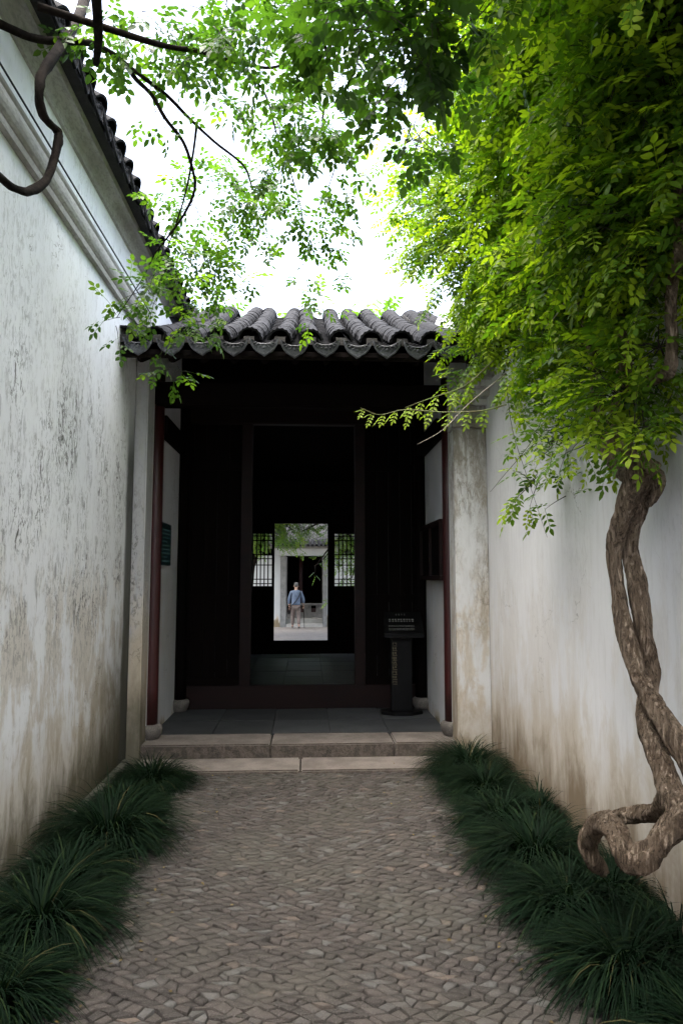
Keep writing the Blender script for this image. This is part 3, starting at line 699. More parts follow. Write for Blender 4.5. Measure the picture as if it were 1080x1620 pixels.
MB().tube(smooth_path([q(.268, .225, .758), q(.267, .222, .80), q(.265, .20, .825), q(.263, .15, .815)]), .014, 8).build('handle', 'bark_dark', C)
bg_ = thing('hand_bag', 'small dark bag hanging from the left hand of the walking person', 'bag', (px - .24, py + .17, pz + .5))
m = MB().box(px - .295, px - .195, py + .10, py + .24, pz + .50, pz + .635); m.build('pouch', 'black_metal', bg_, bevel=.02)
MB().tube(smooth_path([q(-.24, .12, .63), q(-.24, .14, .70), q(-.24, .18, .715), q(-.24, .215, .70), q(-.24, .22, .63)]), .007, 5).build('handle', 'black_metal', bg_)

# ------------------------------------------------------------------ foliage helpers
def leaf_template(kind, seed):
    """a compound leaf, stalk along +x, upper side +z; returns vertices, quads"""
    r = random.Random(seed); V = []; F = []
    def blade(b, d, L, w, up, tipy=0.0):
        b = Vector(b); d = Vector(d).normalized(); side = Vector((0, 0, 1)).cross(d).normalized(); n = d.cross(side)
        pts = [(0, 0, 0), (.30, .5, .5), (.68, .40, .4), (1.0, tipy, -.25), (.68, -.40, .4), (.30, -.5, .5)]
        i = len(V)
        for a, s, u in pts: V.append(b + d * (a * L) + side * (s * w) + n * (u * up))
        F.extend([(i, i + 3, i + 2, i + 1), (i, i + 5, i + 4, i + 3)])
    if kind == 'rose':       # five to seven small oval leaflets
        n = r.choice((2, 2, 3)); Lr = .030 * n + .02; L, w = .036, .0205
    elif kind == 'big':
        n = 2; Lr = .07; L, w = .050, .028
    else:                    # trumpet vine: longer leaf with pointed toothed leaflets
        n = r.choice((3, 4, 4)); Lr = .036 * n + .02; L, w = .048, .0225
    droop = {'rose': 1.2, 'big': 1.0, 'vine': 2.0}[kind]
    z = lambda x: -droop * x * x
    for k in range(n):
        x = Lr * (k + 1) / (n + .6)
        for s in (-1, 1):
            a = R(r.uniform(48, 66)); sc = r.uniform(.8, 1.1) * (1 if k else .85)
            blade((x, s * .002, z(x)), (math.cos(a), s * math.sin(a), -r.uniform(.05, .45)), L * sc, w * sc, .004, r.uniform(-.15, .15))
    blade((Lr * .95, 0, z(Lr * .95)), (1, r.uniform(-.2, .2), -droop * .22), L * 1.12, w * 1.1, .004)
    i = len(V); t = .0012
    V.extend([Vector((-.012, t, 0)), Vector((-.012, -t, 0)), Vector((Lr, -t, z(Lr))), Vector((Lr, t, z(Lr)))]); F.append((i, i + 1, i + 2, i + 3))
    return np.array([tuple(v) for v in V], np.float32), np.array(F, np.int32)
TPL = {k: [leaf_template(k, s) for s in range(5)] for k in ('rose', 'big', 'vine')}
def leaf_cloud(name, kind, placed, mat, parent):
    """placed: list of (Matrix, var); all leaves of one crown as one part"""
    Vs, Fs, As = [], [], []; base = 0; r = random.Random(1)
    for ti, (tv, tf) in enumerate(TPL[kind]):
        sel = [p for i, p in enumerate(placed) if i % 5 == ti]
        if not sel: continue
        Ms = np.array([[list(row) for row in p[0]] for p in sel], np.float32)
        V = np.einsum('nij,kj->nki', Ms[:, :3, :3], tv) + Ms[:, None, :3, 3]
        k = len(tv); F = tf[None] + (np.arange(len(sel)) * k)[:, None, None] + base
        Vs.append(V.reshape(-1, 3)); Fs.append(F.reshape(-1, 4)); As.append(np.repeat([p[1] for p in sel], k)); base += len(sel) * k
    o = link(bpy.data.objects.new(name, quads_mesh(name, np.concatenate(Vs), np.concatenate(Fs), mat, np.concatenate(As))), parent)
    return tag(o, kind='stuff')
LEAFME = {}
def leaf_objects(kind, placed, mat, parent):
    for i, (M, v) in enumerate(placed):
        b = min(7, int(v * 8)); key = (kind, i % 5, b, mat)
        if key not in LEAFME:
            tv, tf = TPL[kind][i % 5]; LEAFME[key] = quads_mesh('leaf', tv, tf, mat, np.full(len(tv), (b + .5) / 8))
        inst('leaf', LEAFME[key], parent, M)
def grow(clusters, kind, r, step=.05, droop=.35, size=(.8, 1.15), out=(0, 0, 0), bright=lambda p: 0.5, twlen=1.5):
    """twigs with alternate leaves filling a set of balls (x, y, z, radius, twigs)"""
    leaves, twigs = [], []
    for (cx, cy, cz, rad, n) in clusters:
        for _ in range(n):
            d = Vector((r.gauss(0, 1), r.gauss(0, 1), r.gauss(0, .8))).normalized()
            p = Vector((cx, cy, cz)) + d * rad * r.uniform(.0, .75) + Vector((0, 0, rad * .25))
            t = (d * .7 + Vector((r.gauss(0, .6), r.gauss(0, .6), r.gauss(.0, .5))) + Vector(out)).normalized()
            L = rad * r.uniform(.6, 1.1) * twlen; m = max(3, int(L / step)); pts = [p.copy()]; s = 1
            for j in range(m):
                t = (t + Vector((r.gauss(0, .13), r.gauss(0, .13), r.gauss(-droop * step * 3, .1)))).normalized(); p = p + t * step; pts.append(p.copy())
                if j < 1: continue
                s = -s; side = t.cross(Vector((0, 0, 1)));
                if side.length < .1: side = Vector((1, 0, 0))
                side.normalize(); a = r.uniform(0, 2 * math.pi)
                dr = t * r.uniform(.3, .8) + side * s * r.uniform(.4, 1) + Vector((r.gauss(0, .3), r.gauss(0, .3), r.gauss(-.1, .3)))
                up = Vector((r.gauss(0, .35), r.gauss(0, .35), 1))
                leaves.append((frame(p, dr, up, r.uniform(*size)), min(.999, max(0, bright(p) - .28 + .5 * j / m + r.gauss(0, .16)))))  # darker towards twig bases: shade inside the leaf mass put into the colour
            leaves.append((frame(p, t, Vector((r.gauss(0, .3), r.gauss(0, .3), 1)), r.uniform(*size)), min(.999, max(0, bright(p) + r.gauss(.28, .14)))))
            twigs.append(pts)
    return leaves, twigs
def twig_mesh(name, twigs, mat, parent, r0=.0035, r1=.001):
    m = MB()
    for pts in twigs: m.tube(pts, [r0 + (r1 - r0) * i / (len(pts) - 1) for i in range(len(pts))], 3, cap=False)
    return tag(m.build(name, mat, parent), kind='stuff')
def limb(name, pts, rad, mat, parent, k=5, n=8, jit=.0, seed=1):
    P = smooth_path(pts, k); m = MB().tube(P, lerp_r(rad, len(P)), n, jit=jit, rr=random.Random(seed)); return m.build(name, mat, parent, smooth=True)
def trunk_mesh(name, pts, rad, mat, parent, seed, k=14, n=26, twist=2.2):
    """gnarled stem: fluted, twisted, lumpy cross-section"""
    from mathutils import noise as NZ
    r = random.Random(seed); P = smooth_path(pts, k); m = MB(); rad = lerp_r(rad, len(P)); m.tube(P, rad, n)
    ph = [r.uniform(0, 6) for _ in range(4)]
    for i in range(len(P)):
        for kk in range(n):
            a = 2 * math.pi * kk / n; q = i / k
            f = 1 + .10 * math.sin(3 * a + q * twist + ph[0]) + .06 * math.sin(5 * a - q * 1.3 + ph[1]) + .08 * math.sin(q * 2.3 + ph[2]) + r.gauss(0, .02) + .34 * (abs(NZ.noise(Vector((math.cos(a) * 2.6, math.sin(a) * 2.6, q * .9 + seed * 7)))) - .2) + .24 * NZ.noise(Vector((math.cos(a) * 5 + 9, math.sin(a) * 5, q * 2.2 + seed * 3)))
            v = Vector(m.v[i * n + kk]); m.v[i * n + kk] = tuple(P[i] + (v - P[i]) * f)
    return m.build(name, mat, parent, smooth=True)

# ------------------------------------------------------------------ mondo grass along both walls
def clump(label, x, y, rad, h, seed, n=1000, lean=(0, 0)):
    r = np.random.RandomState(seed); K = 6
    a = r.uniform(0, 2 * np.pi, n); q = np.sqrt(r.uniform(0, 1, n))
    L = h * r.uniform(.75, 1.35, n) * 1.2; w = r.uniform(.0026, .0056, n)
    bx = q * rad * .30 * np.cos(a); by = q * rad * .30 * np.sin(a)
    da = a + r.normal(0, .5, n); el0 = np.radians(86 - 34 * q + r.normal(0, 7, n)); bend = np.radians(r.uniform(95, 150, n) - 10 * (1 - q))
    V = np.zeros((n, K + 1, 2, 3)); p = np.stack([bx, by, np.zeros(n)], 1); sd = np.stack([-np.sin(da), np.cos(da), np.zeros(n)], 1)
    for k in range(K + 1):
        t = k / K; ww = (w * (1 - t ** 2.2) + .0003)[:, None]
        V[:, k, 0] = p - sd * ww; V[:, k, 1] = p + sd * ww
        el = el0 - bend * (t ** 1.1); st = (L / K)[:, None]
        hx = np.cos(el); p = p + np.stack([np.cos(da) * hx + lean[0] * t * .5, np.sin(da) * hx + lean[1] * t * .5, np.sin(el)], 1) * st
        p[:, 2] = np.maximum(p[:, 2], .005 + .03 * r.uniform(0, 1, n))
    idx = np.arange(n)[:, None] * (K + 1) * 2 + (np.arange(K) * 2)[None]
    F = np.stack([idx, idx + 1, idx + 3, idx + 2], -1).reshape(-1, 4)
    var = np.repeat(np.where(r.uniform(0, 1, n) < .008, 1.0, np.clip(r.normal(.38, .3, n), 0, .97)), (K + 1) * 2)
    o = bpy.data.objects.new('grass_clump', quads_mesh('grass_clump', V.reshape(-1, 3), F, 'grass_blade', var)); COL.objects.link(o)
    o.location = (x, y, -.03); tag(o, label, 'grass clump', 'mondo grass clumps along the walls')
# ---- stems and leaf masses, metres
strandL = [(1.46, 2.911, 2.141), (1.43, 3.029, 1.931), (1.42, 3.117, 1.77), (1.42, 3.087, 1.586), (1.42, 3.022, 1.4), (1.42, 2.931, 1.224), (1.43, 2.833, 1.132), (1.46, 2.716, 1.013), (1.5, 2.654, 0.876)]
strandR = [(1.5, 2.976, 2.124), (1.5, 3.062, 1.949), (1.5, 3.119, 1.8), (1.5, 3.063, 1.587), (1.5, 3.02, 1.4), (1.5, 2.97, 1.248), (1.44, 2.911, 1.076), (1.42, 2.803, 0.953), (1.42, 2.687, 0.82), (1.42, 2.63, 0.744)]
loopback = [(1.42, 2.669, 0.814), (1.44, 2.789, 0.735), (1.45, 2.896, 0.665), (1.44, 3.041, 0.609), (1.38, 3.137, 0.564), (1.3, 3.137, 0.524), (1.25, 3.121, 0.452), (1.28, 3.129, 0.383), (1.36, 3.241, 0.301)]
loopfront = [(1.24, 3.081, 0.472), (1.22, 2.958, 0.581), (1.2, 2.789, 0.663), (1.19, 2.677, 0.662), (1.19, 2.633, 0.609), (1.22, 2.611, 0.587), (1.28, 2.582, 0.643), (1.34, 2.548, 0.724), (1.38, 2.518, 0.772), (1.42, 2.487, 0.748), (1.48, 2.568, 0.517), (1.5, 2.623, 0.267)]
stems1 = [(1.46, 2.914, 2.1), (1.46, 3.075, 2.139), (1.46, 3.152, 2.242), (1.45, 3.119, 2.373), (1.45, 3.057, 2.479), (1.45, 3.009, 2.675), (1.45, 3.052, 2.935), (1.45, 2.934, 3.186), (1.4, 2.921, 3.575)]
stems2 = [(1.48, 3.117, 2.145), (1.5, 3.322, 2.283), (1.5, 3.419, 2.475), (1.5, 3.428, 2.645), (1.5, 3.498, 2.978), (1.5, 3.728, 3.441), (1.5, 3.885, 3.995)]
stub = [(1.5, 2.864, 2.106), (1.45, 2.856, 2.146), (1.43, 2.915, 2.196), (1.42, 2.98, 2.254)]
stemR = [(1.46, 3.081, 2.455), (1.48, 2.994, 2.486), (1.5, 2.852, 2.507), (1.52, 2.746, 2.52), (1.52, 2.718, 2.607), (1.5, 2.674, 2.807), (1.48, 2.549, 2.99), (1.4, 2.406, 3.243)]
burl = [(1.52, 2.928, 2.136), (1.55, 2.933, 2.103), (1.56, 2.946, 2.054), (1.55, 2.975, 2.009), (1.53, 2.996, 1.968)]
twist = [(-1.3, 2.484, 3.233), (-1.28, 2.639, 3.266), (-1.27, 2.727, 3.283), (-1.26, 2.822, 3.297), (-1.25, 2.956, 3.356), (-1.24, 3.099, 3.481), (-1.24, 3.195, 3.629), (-1.24, 3.245, 3.783), (-1.25, 3.25, 3.845), (-1.26, 3.147, 3.828), (-1.27, 3.091, 3.865), (-1.27, 3.069, 3.93), (-1.28, 3.128, 4.056), (-1.3, 3.298, 4.281), (-1.35, 3.589, 4.621), (-1.45, 4.098, 5.24), (-1.7, 5.041, 6.473)]
limb1 = [(-1.776, 3.2, 4.476), (-1.575, 3.3, 4.444), (-1.446, 3.45, 4.492), (-1.232, 3.6, 4.605), (-1.1, 3.75, 4.633), (-1.02, 3.8, 4.553), (-0.938, 3.85, 4.495), (-0.864, 3.9, 4.382), (-0.775, 4.0, 4.303), (-0.723, 4.05, 4.152), (-0.718, 4.1, 4.058), (-0.796, 4.2, 3.954), (-0.909, 4.3, 3.86), (-1.023, 4.4, 3.778), (-1.122, 4.5, 3.655), (-1.314, 4.6, 3.417)]
limb2 = [(-1.1, 3.75, 4.633), (-0.965, 3.8, 4.555), (-0.856, 3.9, 4.527), (-0.74, 4.0, 4.457), (-0.598, 4.1, 4.376), (-0.428, 4.2, 4.289), (-0.373, 4.3, 4.187)]
limb3 = [(-1.014, 3.0, 4.585), (-1.03, 3.1, 4.418), (-1.08, 3.3, 4.388), (-1.154, 3.5, 4.407)]
limb4 = [(-0.694, 4.0, 4.442), (-0.731, 4.1, 4.308), (-0.806, 4.3, 4.174), (-0.903, 4.5, 4.063), (-0.996, 4.6, 3.885)]
limb5 = [(-0.978, 2.6, 4.133), (-0.595, 2.6, 4.039), (-0.185, 2.6, 4.086), (0.078, 2.7, 4.163), (0.277, 2.8, 4.143), (0.418, 2.8, 4.028), (0.547, 2.9, 3.931)]
limb6 = [(-1.348, 3.2, 4.461), (-0.803, 3.4, 4.448), (-0.622, 3.5, 4.502), (-0.392, 3.6, 4.517), (-0.185, 3.7, 4.586), (0.032, 3.6, 4.687)]
limb7 = [(-0.392, 3.6, 4.517), (-0.277, 4.0, 4.631), (-0.211, 4.3, 4.545), (-0.111, 4.6, 4.419), (-0.044, 4.8, 4.2), (-0.092, 5.0, 3.904)]
limb8 = [(0.026, 2.9, 4.284), (0.105, 3.6, 4.46), (0.081, 4.2, 4.574), (0.176, 4.5, 4.506), (0.047, 4.7, 4.244)]
canopy = [
  (-0.97,3.60,4.68, 0.23,9),
  (-0.71,3.60,4.66, 0.23,9),
  (-0.41,3.40,4.50, 0.25,10),
  (-0.16,3.20,4.41, 0.24,10),
  (0.08,2.90,4.16, 0.21,10),
  (0.27,2.50,3.82, 0.21,12),
  (0.47,2.50,3.83, 0.21,12),
  (0.65,2.60,3.93, 0.14,7),
  (0.40,2.70,3.77, 0.15,8),
  (0.21,3.00,4.03, 0.19,8),
  (0.58,2.90,3.93, 0.12,5),
  (0.47,3.00,3.71, 0.11,4),
  (0.04,3.80,4.33, 0.26,9),
  (-0.24,4.00,4.47, 0.24,7),
  (0.27,3.90,4.37, 0.16,5),
  (-0.47,4.00,4.62, 0.22,5),
  (-0.65,3.90,4.62, 0.18,4),
  (-0.17,4.40,4.39, 0.29,8),
  (0.17,4.30,4.42, 0.20,7),
  (0.00,4.60,4.23, 0.23,7),
  (0.23,4.60,4.24, 0.15,3),
  (-0.32,4.70,4.42, 0.22,5),
  (-0.61,4.90,4.54, 0.29,7),
  (-0.86,5.00,4.43, 0.25,6),
  (-0.43,5.00,4.25, 0.25,7),
  (-0.74,5.00,4.09, 0.28,7),
  (-0.95,5.00,3.98, 0.21,5),
  (-0.43,5.10,3.99, 0.19,4),
  (0.00,5.00,4.00, 0.19,4),
  (0.08,5.00,3.86, 0.12,2),
  (-0.72,5.10,3.83, 0.19,4),
  (-0.77,5.10,3.58, 0.17,4),
  (-1.10,4.70,3.56, 0.22,6),
  (-1.30,4.70,3.42, 0.13,3),
  (-0.96,5.00,3.44, 0.19,4),
  (-1.00,5.00,3.19, 0.10,2),
  (-1.17,5.50,4.87, 0.20,3),
  (-0.91,3.90,4.41, 0.11,2),
  (-1.17,3.50,4.63, 0.16,4),
  (0.10,5.20,3.69, 0.09,2),
]
vine = [
  (1.46,3.90,5.00, 0.47,30),
  (1.62,3.40,4.58, 0.44,30),
  (1.80,3.10,4.27, 0.37,24),
  (1.42,4.60,5.04, 0.47,26),
  (1.64,4.20,4.63, 0.51,30),
  (1.82,3.70,4.21, 0.45,28),
  (1.89,3.30,3.83, 0.37,20),
  (1.23,5.00,4.75, 0.42,24),
  (1.46,4.80,4.39, 0.49,26),
  (1.73,4.50,4.09, 0.46,26),
  (1.21,5.40,4.44, 0.40,20),
  (1.47,5.20,4.08, 0.43,24),
  (1.73,4.80,3.71, 0.40,20),
  (1.60,5.80,4.01, 0.24,10),
  (1.66,5.20,3.56, 0.34,16),
  (1.83,4.60,3.21, 0.34,16),
  (1.85,4.00,3.58, 0.33,20),
  (1.90,3.50,3.34, 0.26,14),
  (1.94,3.90,2.98, 0.25,10),
  (1.54,5.40,3.42, 0.20,7),
  (1.27,5.30,3.23, 0.17,5),
  (1.64,4.60,2.94, 0.21,8),
  (1.66,4.20,2.58, 0.21,9),
  (1.53,4.20,2.42, 0.17,7),
  (1.70,4.00,2.69, 0.19,7),
  (1.44,4.20,2.21, 0.12,3),
  (1.64,4.10,2.12, 0.09,2),
  (1.77,3.60,2.52, 0.13,5),
  (1.78,3.30,2.35, 0.08,2),
  (1.04,5.30,5.21, 0.25,8),
  (0.93,5.60,4.82, 0.21,5),
  (1.11,5.40,4.71, 0.30,10),
  (1.28,4.40,5.32, 0.33,14),
  (1.72,3.40,3.61, 0.35,46),
  (1.70,3.05,3.03, 0.25,36),
  (1.67,3.80,3.25, 0.35,46),
  (1.69,4.20,3.75, 0.43,40),
  (1.75,3.50,3.16, 0.26,36),
  (1.74,3.80,2.90, 0.21,22),
  (1.70,3.10,3.44, 0.32,36),
  (1.67,2.90,3.88, 0.32,36),
  (1.57,4.00,4.83, 0.44,30),
  (1.62,4.60,3.85, 0.43,36),
  (1.75,4.30,4.47, 0.48,36),
  (1.45,2.80,3.35, 0.29,34),
  (1.50,2.65,2.99, 0.22,30),
  (1.39,3.00,3.19, 0.28,30),
  (1.53,2.60,3.51, 0.26,30),
  (1.55,2.60,3.91, 0.29,34),
  (1.49,2.90,3.90, 0.32,30),
  (1.52,2.65,3.26, 0.25,26),
  (1.44,3.00,2.43, 0.14,16),
  (1.52,3.00,2.58, 0.14,14),
  (1.47,3.30,2.64, 0.18,16),
  (1.56,2.90,2.64, 0.13,12),
  (1.54,2.85,2.29, 0.07,4),
  (1.40,3.30,2.35, 0.14,8),
  (1.43,2.90,2.27, 0.09,6),
]
shoot1 = [(1.311, 4.4, 2.79), (1.191, 4.6, 2.795), (0.946, 4.7, 2.807), (0.691, 4.8, 2.847), (0.507, 4.8, 2.808), (0.371, 4.8, 2.857)]
shoot2 = [(1.288, 4.6, 3.156), (1.107, 4.7, 3.001), (0.875, 4.8, 2.933), (0.691, 4.8, 2.861)]
shoot3 = [(1.375, 4.6, 3.067), (1.103, 4.6, 2.838), (0.924, 4.6, 2.658), (0.747, 4.6, 2.555)]
dry1 = [(1.58, 3.2, 3.692), (1.508, 3.2, 3.523), (1.411, 3.25, 3.38), (1.376, 3.3, 3.203), (1.31, 3.4, 3.041), (1.259, 3.5, 2.975)]
dry2 = [(1.626, 3.2, 3.626), (1.536, 3.2, 3.39), (1.543, 3.2, 3.16), (1.635, 3.2, 3.048), (1.677, 3.2, 2.903), (1.662, 3.2, 2.71)]
dry3 = [(1.618, 3.0, 3.537), (1.642, 3.0, 3.381), (1.694, 3.0, 3.195), (1.763, 3.0, 3.042)]
dry4 = [(1.382, 3.8, 3.356), (1.446, 3.8, 3.242), (1.537, 3.8, 3.129), (1.534, 3.8, 3.053)]
dry5 = [(1.541, 4.2, 2.865), (1.429, 4.2, 2.536), (1.228, 4.3, 2.266), (1.165, 4.3, 2.191)]
dry6 = [(1.374, 4.6, 3.022), (1.411, 4.6, 2.663), (1.513, 4.6, 2.31), (1.634, 4.6, 1.917)]
dry7 = [(1.811, 3.6, 3.424), (1.787, 3.6, 3.722), (1.885, 3.2, 3.567)]
dry8 = [(1.517, 5.0, 4.142), (1.064, 5.2, 4.15), (0.773, 5.3, 4.218), (0.526, 5.4, 4.326)]
dry9 = [(1.329, 5.0, 4.651), (1.071, 5.2, 4.708), (0.776, 5.3, 4.568), (0.579, 5.4, 4.535)]
GL = [(-1.17, 5.62, .34, .25, 'grass clump on the left, touching the stone step'),
      (-1.22, 5.05, .34, .24, 'low grass clump on the left, second from the stone step'),
      (-1.17, 4.45, .40, .29, 'widest grass clump on the left, halfway along the left wall'),
      (-1.22, 3.85, .36, .24, 'grass clump on the left, just nearer than the widest one'),
      (-1.17, 3.38, .36, .26, 'grass clump on the left, next to nearest, at the frame edge'),
      (-1.14, 2.86, .36, .24, 'nearest grass clump on the left, in the bottom corner'),
      (-1.42, 3.05, .30, .22, 'grass clump hugging the left wall by the bottom corner')]
GR = [(1.30, 5.82, .36, .27, 'grass clump on the right, touching the stone step and pier'),
      (1.30, 5.25, .40, .29, 'grass clump on the right, second from the stone step'),
      (1.52, 4.72, .32, .28, 'grass clump against the right wall, beyond the vine loop'),
      (1.24, 4.62, .38, .27, 'grass clump on the right, third from the stone step along the path'),
      (1.27, 4.02, .42, .28, 'grass clump on the right path edge, left of the vine loop'),
      (1.50, 3.52, .34, .26, 'grass clump directly under the looping vine root'),
      (1.24, 3.45, .38, .26, 'grass clump on the right path edge, below the vine loop'),
      (1.52, 2.95, .34, .24, 'dark grass clump against the right wall near the frame edge'),
      (1.27, 2.90, .38, .25, 'grass clump on the right path edge, next to nearest'),
      (1.36, 2.42, .36, .24, 'nearest grass clump on the right, in the bottom corner')]
for i, (x, y, rad, h, lab) in enumerate(GL): clump('dark green mondo ' + lab, x - .05, y, rad * random.Random(i).uniform(.9, 1.1), h * random.Random(i + 50).uniform(.95, 1.3), 40 + i, int(3300 * rad), (.22, -.05))
for i, (x, y, rad, h, lab) in enumerate(GR): clump('dark green mondo ' + lab, x + .04, y, rad * random.Random(i + 9).uniform(.9, 1.15), h * random.Random(i + 70).uniform(.95, 1.3), 60 + i, int(3300 * rad), (-.14, -.06))

# ------------------------------------------------------------------ twisted climbing vine on the right wall
VN = thing('climbing_vine', 'old climbing vine with twisted trunk and bright green leaves over the right wall', 'vine', (1.45, 2.8, 0))
r = random.Random(77)
trunk_mesh('trunk', strandL, [0.0528, 0.0368, 0.0336, 0.0328, 0.0352, 0.0368, 0.0384, 0.04, 0.04], 'bark', VN, 1)
trunk_mesh('trunk', strandR, [0.056, 0.0448, 0.0384, 0.0368, 0.036, 0.0352, 0.0368, 0.0416, 0.048, 0.0496], 'bark', VN, 2)
trunk_mesh('root_loop', loopback, [0.0414, 0.0378, 0.0342, 0.0324, 0.0342, 0.0378, 0.0396, 0.0378, 0.0324], 'bark', VN, 3)
trunk_mesh('root_loop', loopfront, [0.027, 0.0378, 0.0405, 0.0414, 0.0414, 0.0423, 0.045, 0.0468, 0.0495, 0.0522, 0.0585, 0.072], 'bark', VN, 4)
trunk_mesh('burl', burl, [.012, .022, .025, .021, .012], 'bark', VN, 5)
trunk_mesh('stem', stems1, [0.0496, 0.04, 0.0368, 0.0344, 0.032, 0.0288, 0.0256, 0.0224, 0.016], 'bark', VN, 6)
trunk_mesh('stem', stems2, [.046, .04, .036, .034, .03, .026, .02], 'bark', VN, 7)
trunk_mesh('branch_stub', stub, [.03, .028, .026, .024], 'bark', VN, 8)
trunk_mesh('stem', stemR, [.03, .028, .026, .026, .024, .022, .02, .016], 'bark', VN, 9)
for k, p in enumerate((dry1, dry2, dry3, dry4, dry5, dry6, dry7, dry8, dry9)): limb('dry_tendril', p, [.0055, .004, .0022] if k < 4 or k == 6 else [.003, .002, .0012], 'dry_stem' if k < 4 or k == 6 else 'twig', VN, 5, 5)
for p in (shoot1, shoot2, shoot3): limb('shoot', p, [.006, .0045, .003, .002], 'green_stem' if p is not shoot3 else 'dry_stem', VN, 5, 5)
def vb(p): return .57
vine += [(1.35, 2.5, 4.9, .6, 36), (1.5, 3.5, 5.3, .6, 34), (1.5, 1.7, 4.8, .6, 40), (1.7, 4.5, 5.2, .6, 30), (1.25, 2.0, 4.15, .5, 46), (1.3, 1.35, 4.2, .55, 46), (.95, 1.7, 4.7, .5, 40), (1.45, .7, 4.4, .6, 40), (1.0, 2.5, 4.75, .45, 34), (1.65, 2.9, 4.6, .5, 40), (1.5, 3.6, 4.6, .5, 40)]  # extra leaf masses, mostly above view, added to block overhead light
vine = [(*c[:4], int(c[4] * 1.7)) for c in vine]
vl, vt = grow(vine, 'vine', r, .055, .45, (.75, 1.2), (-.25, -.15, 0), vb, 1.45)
for sh in (shoot1, shoot2, shoot3):
    P = smooth_path(sh, 4)
    for j, p in enumerate(P[3 if sh is not shoot3 else 99::2]):
        t = (P[min(len(P) - 1, P.index(p) + 1)] - P[P.index(p) - 1]).normalized()
        for s in (-1, 1):
            vl.append((frame(p, t * .6 + Vector((0, s * .35, -.45 + .35 * s)), (0, -.5, 1), max(.45, .95 - j * .05)), min(.99, .75 + .02 * j)))
vl.sort(key=lambda a: a[0].translation.length)
front = [a for a in vl if a[0].translation.y > 2.2 and a[0].translation.z < 5.2 and a[0].translation.x < 1.6]
pick = set(id(a) for a in front[::max(1, len(front) // 280)][:280])
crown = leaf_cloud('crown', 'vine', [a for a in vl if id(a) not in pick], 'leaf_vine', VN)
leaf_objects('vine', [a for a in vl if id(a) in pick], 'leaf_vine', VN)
twig_mesh('twigs', vt, 'twig', VN, .004, .0012)

# ------------------------------------------------------------------ tree leaning over the left wall
TR = thing('overhanging_tree', 'thin leafed tree leaning over the left wall, its twigs drooping above the path', 'tree', (-2.35, 2.6, -.3))
trunk_mesh('trunk', [(-2.4, 2.4, -.35), (-2.35, 2.5, 1.2), (-2.3, 2.6, 2.8), (-2.2, 2.8, 4.4), (-2.0, 2.95, 5.1), (-1.75, 3.05, 5.35)], [.13, .11, .10, .09, .075, .06], 'bark_dark', TR, 11)
trunk_mesh('gnarled_branch', twist, [.013, .015, .016, .017, .018, .019, .0195, .02, .02, .02, .021, .021, .022, .024, .028, .032, .035], 'bark_dark', TR, 12, 5, 10)
for k, (p, rr_) in enumerate(((limb1, [.024, .022, .02, .018, .015, .013, .012, .011, .01, .009, .008, .007, .005, .004, .002]), (limb2, [.014, .012, .01, .008, .005]), (limb3, [.03, .026, .022, .018]),
                              (limb4, [.009, .007, .005, .003]), (limb5, [.03, .026, .022, .018, .012, .007]), (limb6, [.02, .014, .011, .008, .005]), (limb7, [.007, .006, .004, .002]), (limb8, [.010, .007, .005, .002]))):
    limb('branch', p, rr_, 'bark_dark', TR, 5, 7, .06, k)
for a, b, c in (((-1.75, 3.05, 5.35), (-1.6, 2.6, 5.2), limb5[0]), ((-1.75, 3.05, 5.35), (-1.7, 3.05, 5.2), limb3[0]), ((-1.75, 3.05, 5.35), (-1.8, 3.1, 5.0), limb1[0])):
    limb('branch', [a, b, c], [.045, .035, .03], 'bark_dark', TR)
r = random.Random(99)
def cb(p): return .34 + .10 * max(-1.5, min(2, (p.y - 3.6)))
canopy = [(*c[:4], int(c[4] * (2.4 if c[1] < 3.05 else 1.75) + .5)) for c in canopy]
near = [c for c in canopy if c[1] < 3.05]; far = [c for c in canopy if c[1] >= 3.05]
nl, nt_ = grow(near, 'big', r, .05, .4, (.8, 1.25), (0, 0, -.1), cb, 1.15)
shade = [(-.6, 1.6, 5.3, .7, 26), (.3, 1.2, 5.2, .7, 26), (1.1, .8, 5.2, .7, 26), (-1.2, .4, 5.4, .6, 12), (.2, 0, 5.3, .8, 20), (1.2, -.5, 5.3, .8, 24), (1.3, -1.8, 5.3, .8, 22)]  # unseen clusters over and behind the camera, added to darken the foreground
sl, st_ = grow(shade, 'big', r, .11, .3, (1.8, 2.6), (0, 0, 0), cb, 1.6)
nl += sl; nt_ += st_
cl, ct = grow(far, 'rose', r, .042, .5, (1.05, 1.65), (0, 0, -.15), cb, 1.15)
order = sorted(nl, key=lambda a: a[0].translation.length); pick = set(id(a) for a in order[::max(1, len(order) // 140)][:140])
leaf_objects('big', [a for a in nl if id(a) in pick], 'leaf_canopy', TR)
leaf_cloud('near_leaves', 'big', [a for a in nl if id(a) not in pick], 'leaf_canopy', TR)
pick = set(id(a) for a in cl[::max(1, len(cl) // 150)][:150])
leaf_objects('rose', [a for a in cl if id(a) in pick], 'leaf_canopy', TR)
leaf_cloud('crown', 'rose', [a for a in cl if id(a) not in pick], 'leaf_canopy', TR)
twig_mesh('twigs', nt_ + ct, 'twig', TR, .0032, .001)

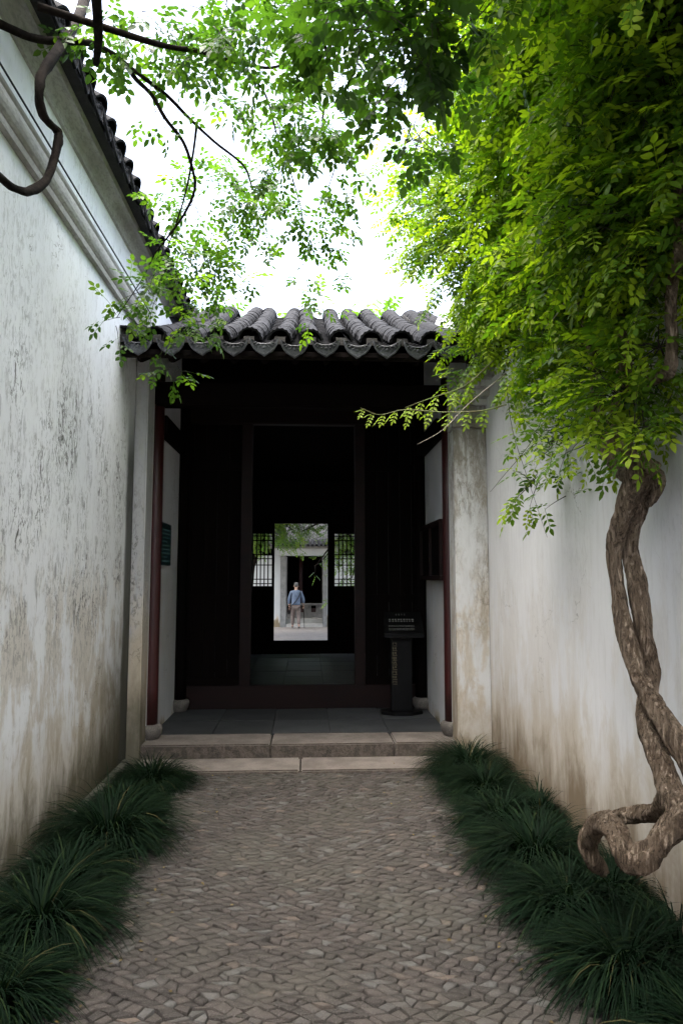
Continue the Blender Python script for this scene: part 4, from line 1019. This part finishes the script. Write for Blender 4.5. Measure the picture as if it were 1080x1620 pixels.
# ------------------------------------------------------------------ trees of the far court
def court_tree(label, x, y, z0, clusters, size, seed, step=.1):
    t = thing('courtyard_tree', label, 'tree', (x, y, z0), 'trees of the far court'); rr_ = random.Random(seed)
    c0 = clusters[0]
    trunk_mesh('trunk', [(x, y, z0), (x + .1, y, z0 + (c0[2] - z0) * .5), (c0[0], c0[1], c0[2])], [.14, .11, .05], 'bark_dark', t, seed)
    for c in clusters[1:]: limb('branch', [(x + .1, y, z0 + (c0[2] - z0) * .55), ((x + c[0]) / 2, (y + c[1]) / 2, (c0[2] + c[2]) / 2 + .2), c[:3]], [.05, .035, .015], 'bark_dark', t)
    l, tw = grow(clusters, 'vine', rr_, step, .35, size, (0, 0, 0), lambda p: .5, 1.4)
    leaf_cloud('crown', 'vine', l, 'leaf_far', t); twig_mesh('twigs', tw, 'twig', t, .006, .002)
court_tree('leafy tree left of the far gateway, its branches hanging over the white lintel', -1.9, 21.5, -.21,
           [(-1.5, 21.5, 3.3, .7, 40), (-1.1, 21, 2.9, .5, 22), (-.5, 21, 3.1, .5, 22), (-.9, 21.5, 3.6, .6, 25), (-2.0, 21, 3.0, .6, 25), (-.1, 21.2, 3.4, .4, 14)], (1.3, 1.9), 201)
court_tree('leafy tree right of the far gateway, seen through the lattice and above the lintel', 1.9, 20.5, -.21,
           [(1.5, 20.5, 3.2, .7, 36), (1.3, 20.5, 2.3, .5, 22), (.75, 20.5, 2.6, .35, 12), (.45, 20.5, 2.15, .18, 3), (1.3, 20.2, 1.6, .45, 18), (1.8, 20, 2.3, .5, 20), (.6, 21, 3.4, .5, 16), (.2, 20.8, 1.95, .16, 2), (1.35, 20.0, 1.0, .45, 20), (.9, 20.3, 3.0, .4, 16), (-.2, 20.6, 3.0, .35, 12)], (1.2, 1.8), 202)
court_tree('tall dense tree rising behind the far pavilion roof', .3, 37, -.3,
           [(.3, 37, 5.0, 1.6, 60), (-2, 37, 5.2, 1.6, 60), (2.2, 37, 5.2, 1.6, 60), (-.8, 36.5, 3.9, 1.0, 30), (1.2, 36.5, 3.9, 1.0, 30), (0, 37, 7, 1.7, 50)], (2.4, 3.6), 203, .22)
for lab, x, y, seed in (('unseen broad tree added to shade the left half of the far court', -2.9, 18.5, 211), ('unseen broad tree added to shade the right half of the far court', 3.0, 17.5, 212)):
    s = 1 if x < 0 else -1  # crowns stay above view; both trees added to cut skylight on the court
    court_tree(lab, x, y, -.21, [(x + s * .5, y, 6.2, 1.8, 150), (x + s * 2.2, y + 2.5, 6.4, 1.7, 140), (x + s * 1.8, y - 2, 6.2, 1.6, 140), (x - s * .5, y + 4, 6.0, 1.7, 120), (x + s * 3, y + 5, 6.6, 1.6, 110)], (3.0, 4.6), seed, .24)
# fallen leaves and petals on the path and step
rf = random.Random(8); fl_ = []
for k in range(130):
    s = rf.choice((-1, 1)); x = s * (1.0 - abs(rf.gauss(0, .22))) + .05; y = rf.uniform(2.4, 6.3)
    z = .016 if y < 5.95 else .034
    fl_.append((frame((x, y, z), (rf.gauss(0, 1), rf.gauss(0, 1), .05), (rf.gauss(0, .2), rf.gauss(0, .2), 1), rf.uniform(.5, .9)), rf.random()))
Vf, Ff, Af = [], [], []
for M, v in fl_:       # single fallen leaflets
    tv, tf = TPL['rose'][0]; n = len(Vf); Vf += [tuple(M @ (Vector(p) - Vector(tv[0]))) for p in tv[:6]]; Ff += [[i + n for i in f] for f in tf[:2]]; Af += [v] * 6
tag(link(bpy.data.objects.new('fallen_leaves', quads_mesh('fallen_leaves', Vf, Ff, 'leaf_dead', Af))), 'small dry leaflets scattered over the cobbles and step', 'fallen leaves', kind='stuff')
